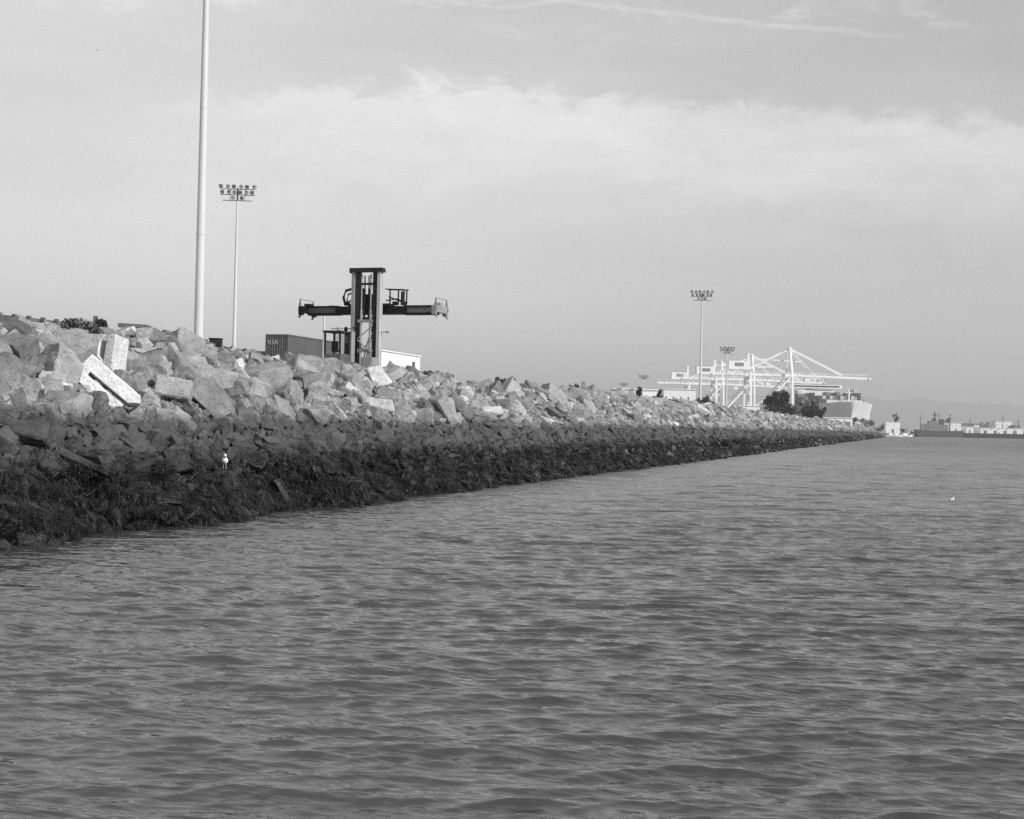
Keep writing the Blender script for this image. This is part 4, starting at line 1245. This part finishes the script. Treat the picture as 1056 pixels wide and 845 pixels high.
for a in ((1004.5, 1010, DP+25, 438.5, 'small pale hut with dark front between two pier buildings', M_contl), (1046, 1052, DP+30, 439, 'narrow grey hut right of the taller pier block', M_contm), (953, 959, DP+30, 437.5, 'low grey hut showing above the grey vessel hull', M_contl), (1014, 1021, DP+60, 435.8, 'pale roof house standing behind the long pier building', M_contl)):
    shed(a[0], a[1], a[2], a[3], 10, a[4], 'hut', m=a[5], base=Z4, doors=1)
for px, top, lab in ((949, 428, 'thin mast left of the grey vessel bridge'), (968, 425, 'thin mast above the small pale hut'), (1000, 431, 'thin mast above the middle of the far pier'), (1034, 428, 'thin mast above the taller white pier block'), (1050, 432, 'thin mast at the right end of the far pier')):
    p = ground(px, DP+20, Z4); h = 3+(438+(px-528)*.0212-top)*(DP+20)/F-Z4
    t = empty('signal_mast', p, YAW, lab, 'mast', 'thin masts on the far pier')
    b = MB(); b.path([(0, 0, 0), (0, 0, h*.6), (0, 0, h)], [.35, .25, .15], 8); b.build('pole', M_steel, t)
    b = MB(); b.bar((-1.6, 0, h*.8), (1.6, 0, h*.8), .3); b.build('yardarm', M_steel, t)
# ------------------------------------------------------------------ hills beyond the water
HD = 17500
pxs = np.arange(360, 1400, 6.0)
rows = []
def hill_h(px):
    base = np.interp(px, [360, 560, 640, 760, 860, 905, 945, 985, 1010, 1030, 1056, 1120, 1250, 1400], [6, 16, 27, 34, 35, 33, 35.5, 31, 33.5, 29, 25.5, 24, 20, 12])
    return base+1.3*vn(px*.03, 1.0)+.9*vn(px*.09, 2.0)
V = []; NR = 9
for px in pxs:
    hh = hill_h(px)*HD/F
    for k in range(NR):
        f = k/(NR-1); D = HD-3000+4200*f
        z = hh*math.sin(min(1, f/.68)*math.pi/2)*(1 if f < .7 else 1-(f-.7)*1.2)
        z += hh*.12*vn(px*.05, f*4, 7)*math.sin(f*math.pi)
        q = CAM+ax0*D+r0*((px-528)/F*HD)
        V.append((q.x, q.y, max(z, 0)-1+ (2 if k else 0)))
Fq = [(j*NR+i, j*NR+i+1, (j+1)*NR+i+1, (j+1)*NR+i) for j in range(len(pxs)-1) for i in range(NR-1)]
M_hill = foliage('hill_cover', .06, .12)
tag(link('hills', npmesh('hills', V, Fq, [M_hill], sm=80)), 'low hills fading into haze beyond the water', kind='structure')

# ------------------------------------------------------------------ haze
b = MB(); b.box((CAM.x, CAM.y, 275), (43000, 43000, 560)); 
hz = b.build('haze', bpy.data.materials.new('haze_air'))
hm = hz.data.materials[0]; hm.use_nodes = True; hn = hm.node_tree; hn.nodes.remove(hn.nodes['Principled BSDF'])
pv = hn.nodes.new('ShaderNodeVolumePrincipled'); pv.inputs['Density'].default_value = .00015; pv.inputs['Color'].default_value = g(.93); pv.inputs['Anisotropy'].default_value = .2
hn.links.new(pv.outputs[0], hn.nodes['Material Output'].inputs['Volume'])
tag(hz, 'pale sea haze filling the air over the harbour', 'haze', kind='stuff')

# ------------------------------------------------------------------ sun and sky
SUN_EL = rad(33)
sh = (-ax0)*math.cos(rad(58))+r0*math.sin(rad(58))
sdir = Vector((sh.x*math.cos(SUN_EL), sh.y*math.cos(SUN_EL), math.sin(SUN_EL)))
su = bpy.data.lights.new('sun', 'SUN'); su.energy = 4.6; su.angle = rad(.53); su.color = (1, 1, 1)
so = bpy.data.objects.new('sun', su); COL.objects.link(so)
so.rotation_euler = (-sdir).to_track_quat('-Z', 'Y').to_euler(); so.location = (60, -40, 80)

w = bpy.data.worlds.new('World'); SC.world = w; w.use_nodes = True
nt = w.node_tree; bg = nt.nodes['Background']
sky = nt.nodes.new('ShaderNodeTexSky'); sky.sky_type = 'NISHITA'; sky.sun_disc = False
sky.sun_elevation = SUN_EL; sky.sun_rotation = math.atan2(sh.x, sh.y)
bw = nt.nodes.new('ShaderNodeRGBToBW'); nt.links.new(sky.outputs[0], bw.inputs[0])
tc = nt.nodes.new('ShaderNodeTexCoord')
rot = nt.nodes.new('ShaderNodeMapping'); rot.vector_type = 'POINT'; rot.inputs['Rotation'].default_value = (0, 0, -YAW)
nt.links.new(tc.outputs['Generated'], rot.inputs['Vector'])
sx = nt.nodes.new('ShaderNodeSeparateXYZ'); nt.links.new(rot.outputs[0], sx.inputs[0])
az = mth(nt, 'ARCTAN2', sx.outputs[0], sx.outputs[1])           # 0 over the view axis, + to the right
el = mth(nt, 'ARCSINE', sx.outputs[2])
cv = nt.nodes.new('ShaderNodeCombineXYZ'); nt.links.new(az, cv.inputs[0]); nt.links.new(el, cv.inputs[1])
def nz(scx, scy, scale, det=7, rough=.6, dist=0, off=0):
    mp = nt.nodes.new('ShaderNodeMapping'); mp.inputs['Scale'].default_value = (scx, scy, 1); mp.inputs['Location'].default_value = (off, off*.7, 0)
    nt.links.new(cv.outputs[0], mp.inputs['Vector'])
    return noise(nt, scale, det, rough, mp.outputs[0], dist).outputs[0]
def lin(a, *terms):
    for k, v in terms: a = mth(nt, 'ADD', a, mth(nt, 'MULTIPLY', v, k))
    return a
# thin veil: denser to the left, dimmer low on the right
base = mth(nt, 'MULTIPLY', bw.outputs[0], 0.9)
base = mth(nt, 'MINIMUM', base, 7.0)
veil = lin(5.72, (-3.4, az))
veil = mth(nt, 'MINIMUM', mth(nt, 'MAXIMUM', veil, 3.2), 6.4)
skyv = mth(nt, 'ADD', mth(nt, 'MULTIPLY', base, .25), mth(nt, 'MULTIPLY', veil, .75))
# streaky high veil
st = nz(1.2, 7, 3.2, 6, .6, .3, 3)
skyv = lin(skyv, (1.1, mth(nt, 'SUBTRACT', st, .5)))
# the cloud band: ragged upper edge, soft lower edge, thinning to the left
edge = nz(3.2, 6, 5, 8, .65, .4, 1)
fine = nz(5, 12, 6, 9, .72, .5, 31)
top_e = lin(.234, (.02, mth(nt, 'SUBTRACT', fine, .5)), (.065, mth(nt, 'SUBTRACT', edge, .5)), (-.075, mth(nt, 'MULTIPLY', az, az)), (-.05, az), (-.4, mth(nt, 'POWER', mth(nt, 'MAXIMUM', mth(nt, 'MULTIPLY', az, -1), 0), 2)))
up = mth(nt, 'SUBTRACT', top_e, el)
m1 = smooth(nt, up, -.004, .012); m2 = smooth(nt, up, .115, .02)
m3 = smooth(nt, az, -.36, -.05)
body = nz(2.2, 9, 3, 6, .6, .3, 8)
bandm = mth(nt, 'MULTIPLY', mth(nt, 'MULTIPLY', m1, m2), mth(nt, 'MULTIPLY', m3, mth(nt, 'ADD', .05, mth(nt, 'MULTIPLY', body, 1.8))))
bandm = mth(nt, 'MULTIPLY', bandm, mth(nt, 'ADD', .45, mth(nt, 'MULTIPLY', fine, 1.15)))
skyv = lin(skyv, (1.55, bandm))
skyv = lin(skyv, (-.38, mth(nt, 'MULTIPLY', smooth(nt, up, .01, -.03), smooth(nt, az, -.3, -.05))))
# cirrus wisps higher up
ci = smooth(nt, nz(2.2, 7, 5, 8, .68, .9, 17), .50, .74)
ci = mth(nt, 'MULTIPLY', ci, smooth(nt, el, .235, .285))
skyv = lin(skyv, (1.2, ci))
# old contrail
dl = mth(nt, 'ABSOLUTE', mth(nt, 'SUBTRACT', el, lin(.295, (-.118, az), (.006, mth(nt, 'SUBTRACT', nz(8, 8, 4, 3, .5, 0, 5), .5)))))
ct = mth(nt, 'MULTIPLY', smooth(nt, dl, .0028, .0004), mth(nt, 'MULTIPLY', smooth(nt, az, -.02, .03), smooth(nt, az, .29, .22)))
skyv = lin(skyv, (.55, ct))
# brighter veil low on the left, darker overhead
lowl = mth(nt, 'MULTIPLY', smooth(nt, el, .2, .09), smooth(nt, az, .3, -.2))
skyv = lin(skyv, (1.05, lowl))
skyv = mth(nt, 'MULTIPLY', skyv, mth(nt, 'SUBTRACT', 1, mth(nt, 'MULTIPLY', smooth(nt, el, rad(28), rad(70)), .5)))
nt.links.new(skyv, bg.inputs[0]); bg.inputs[1].default_value = .13

# ------------------------------------------------------------------ camera, colour management
cam = bpy.data.cameras.new('camera'); co = bpy.data.objects.new('camera', cam); COL.objects.link(co)
cam.sensor_width = 36; cam.lens = F*36/1056; cam.clip_start = .5; cam.clip_end = 40000
co.matrix_world = Matrix.Translation(CAM) @ Matrix((camr, camu, -fwd)).transposed().to_4x4()
SC.camera = co
vs_ = SC.view_settings; vs_.view_transform = 'Standard'; vs_.look = 'None'; vs_.exposure = .1; vs_.gamma = 1; vs_.use_curve_mapping = False
SC.cycles.use_denoising = False
SC.cycles.max_bounces = 6; SC.cycles.volume_bounces = 0
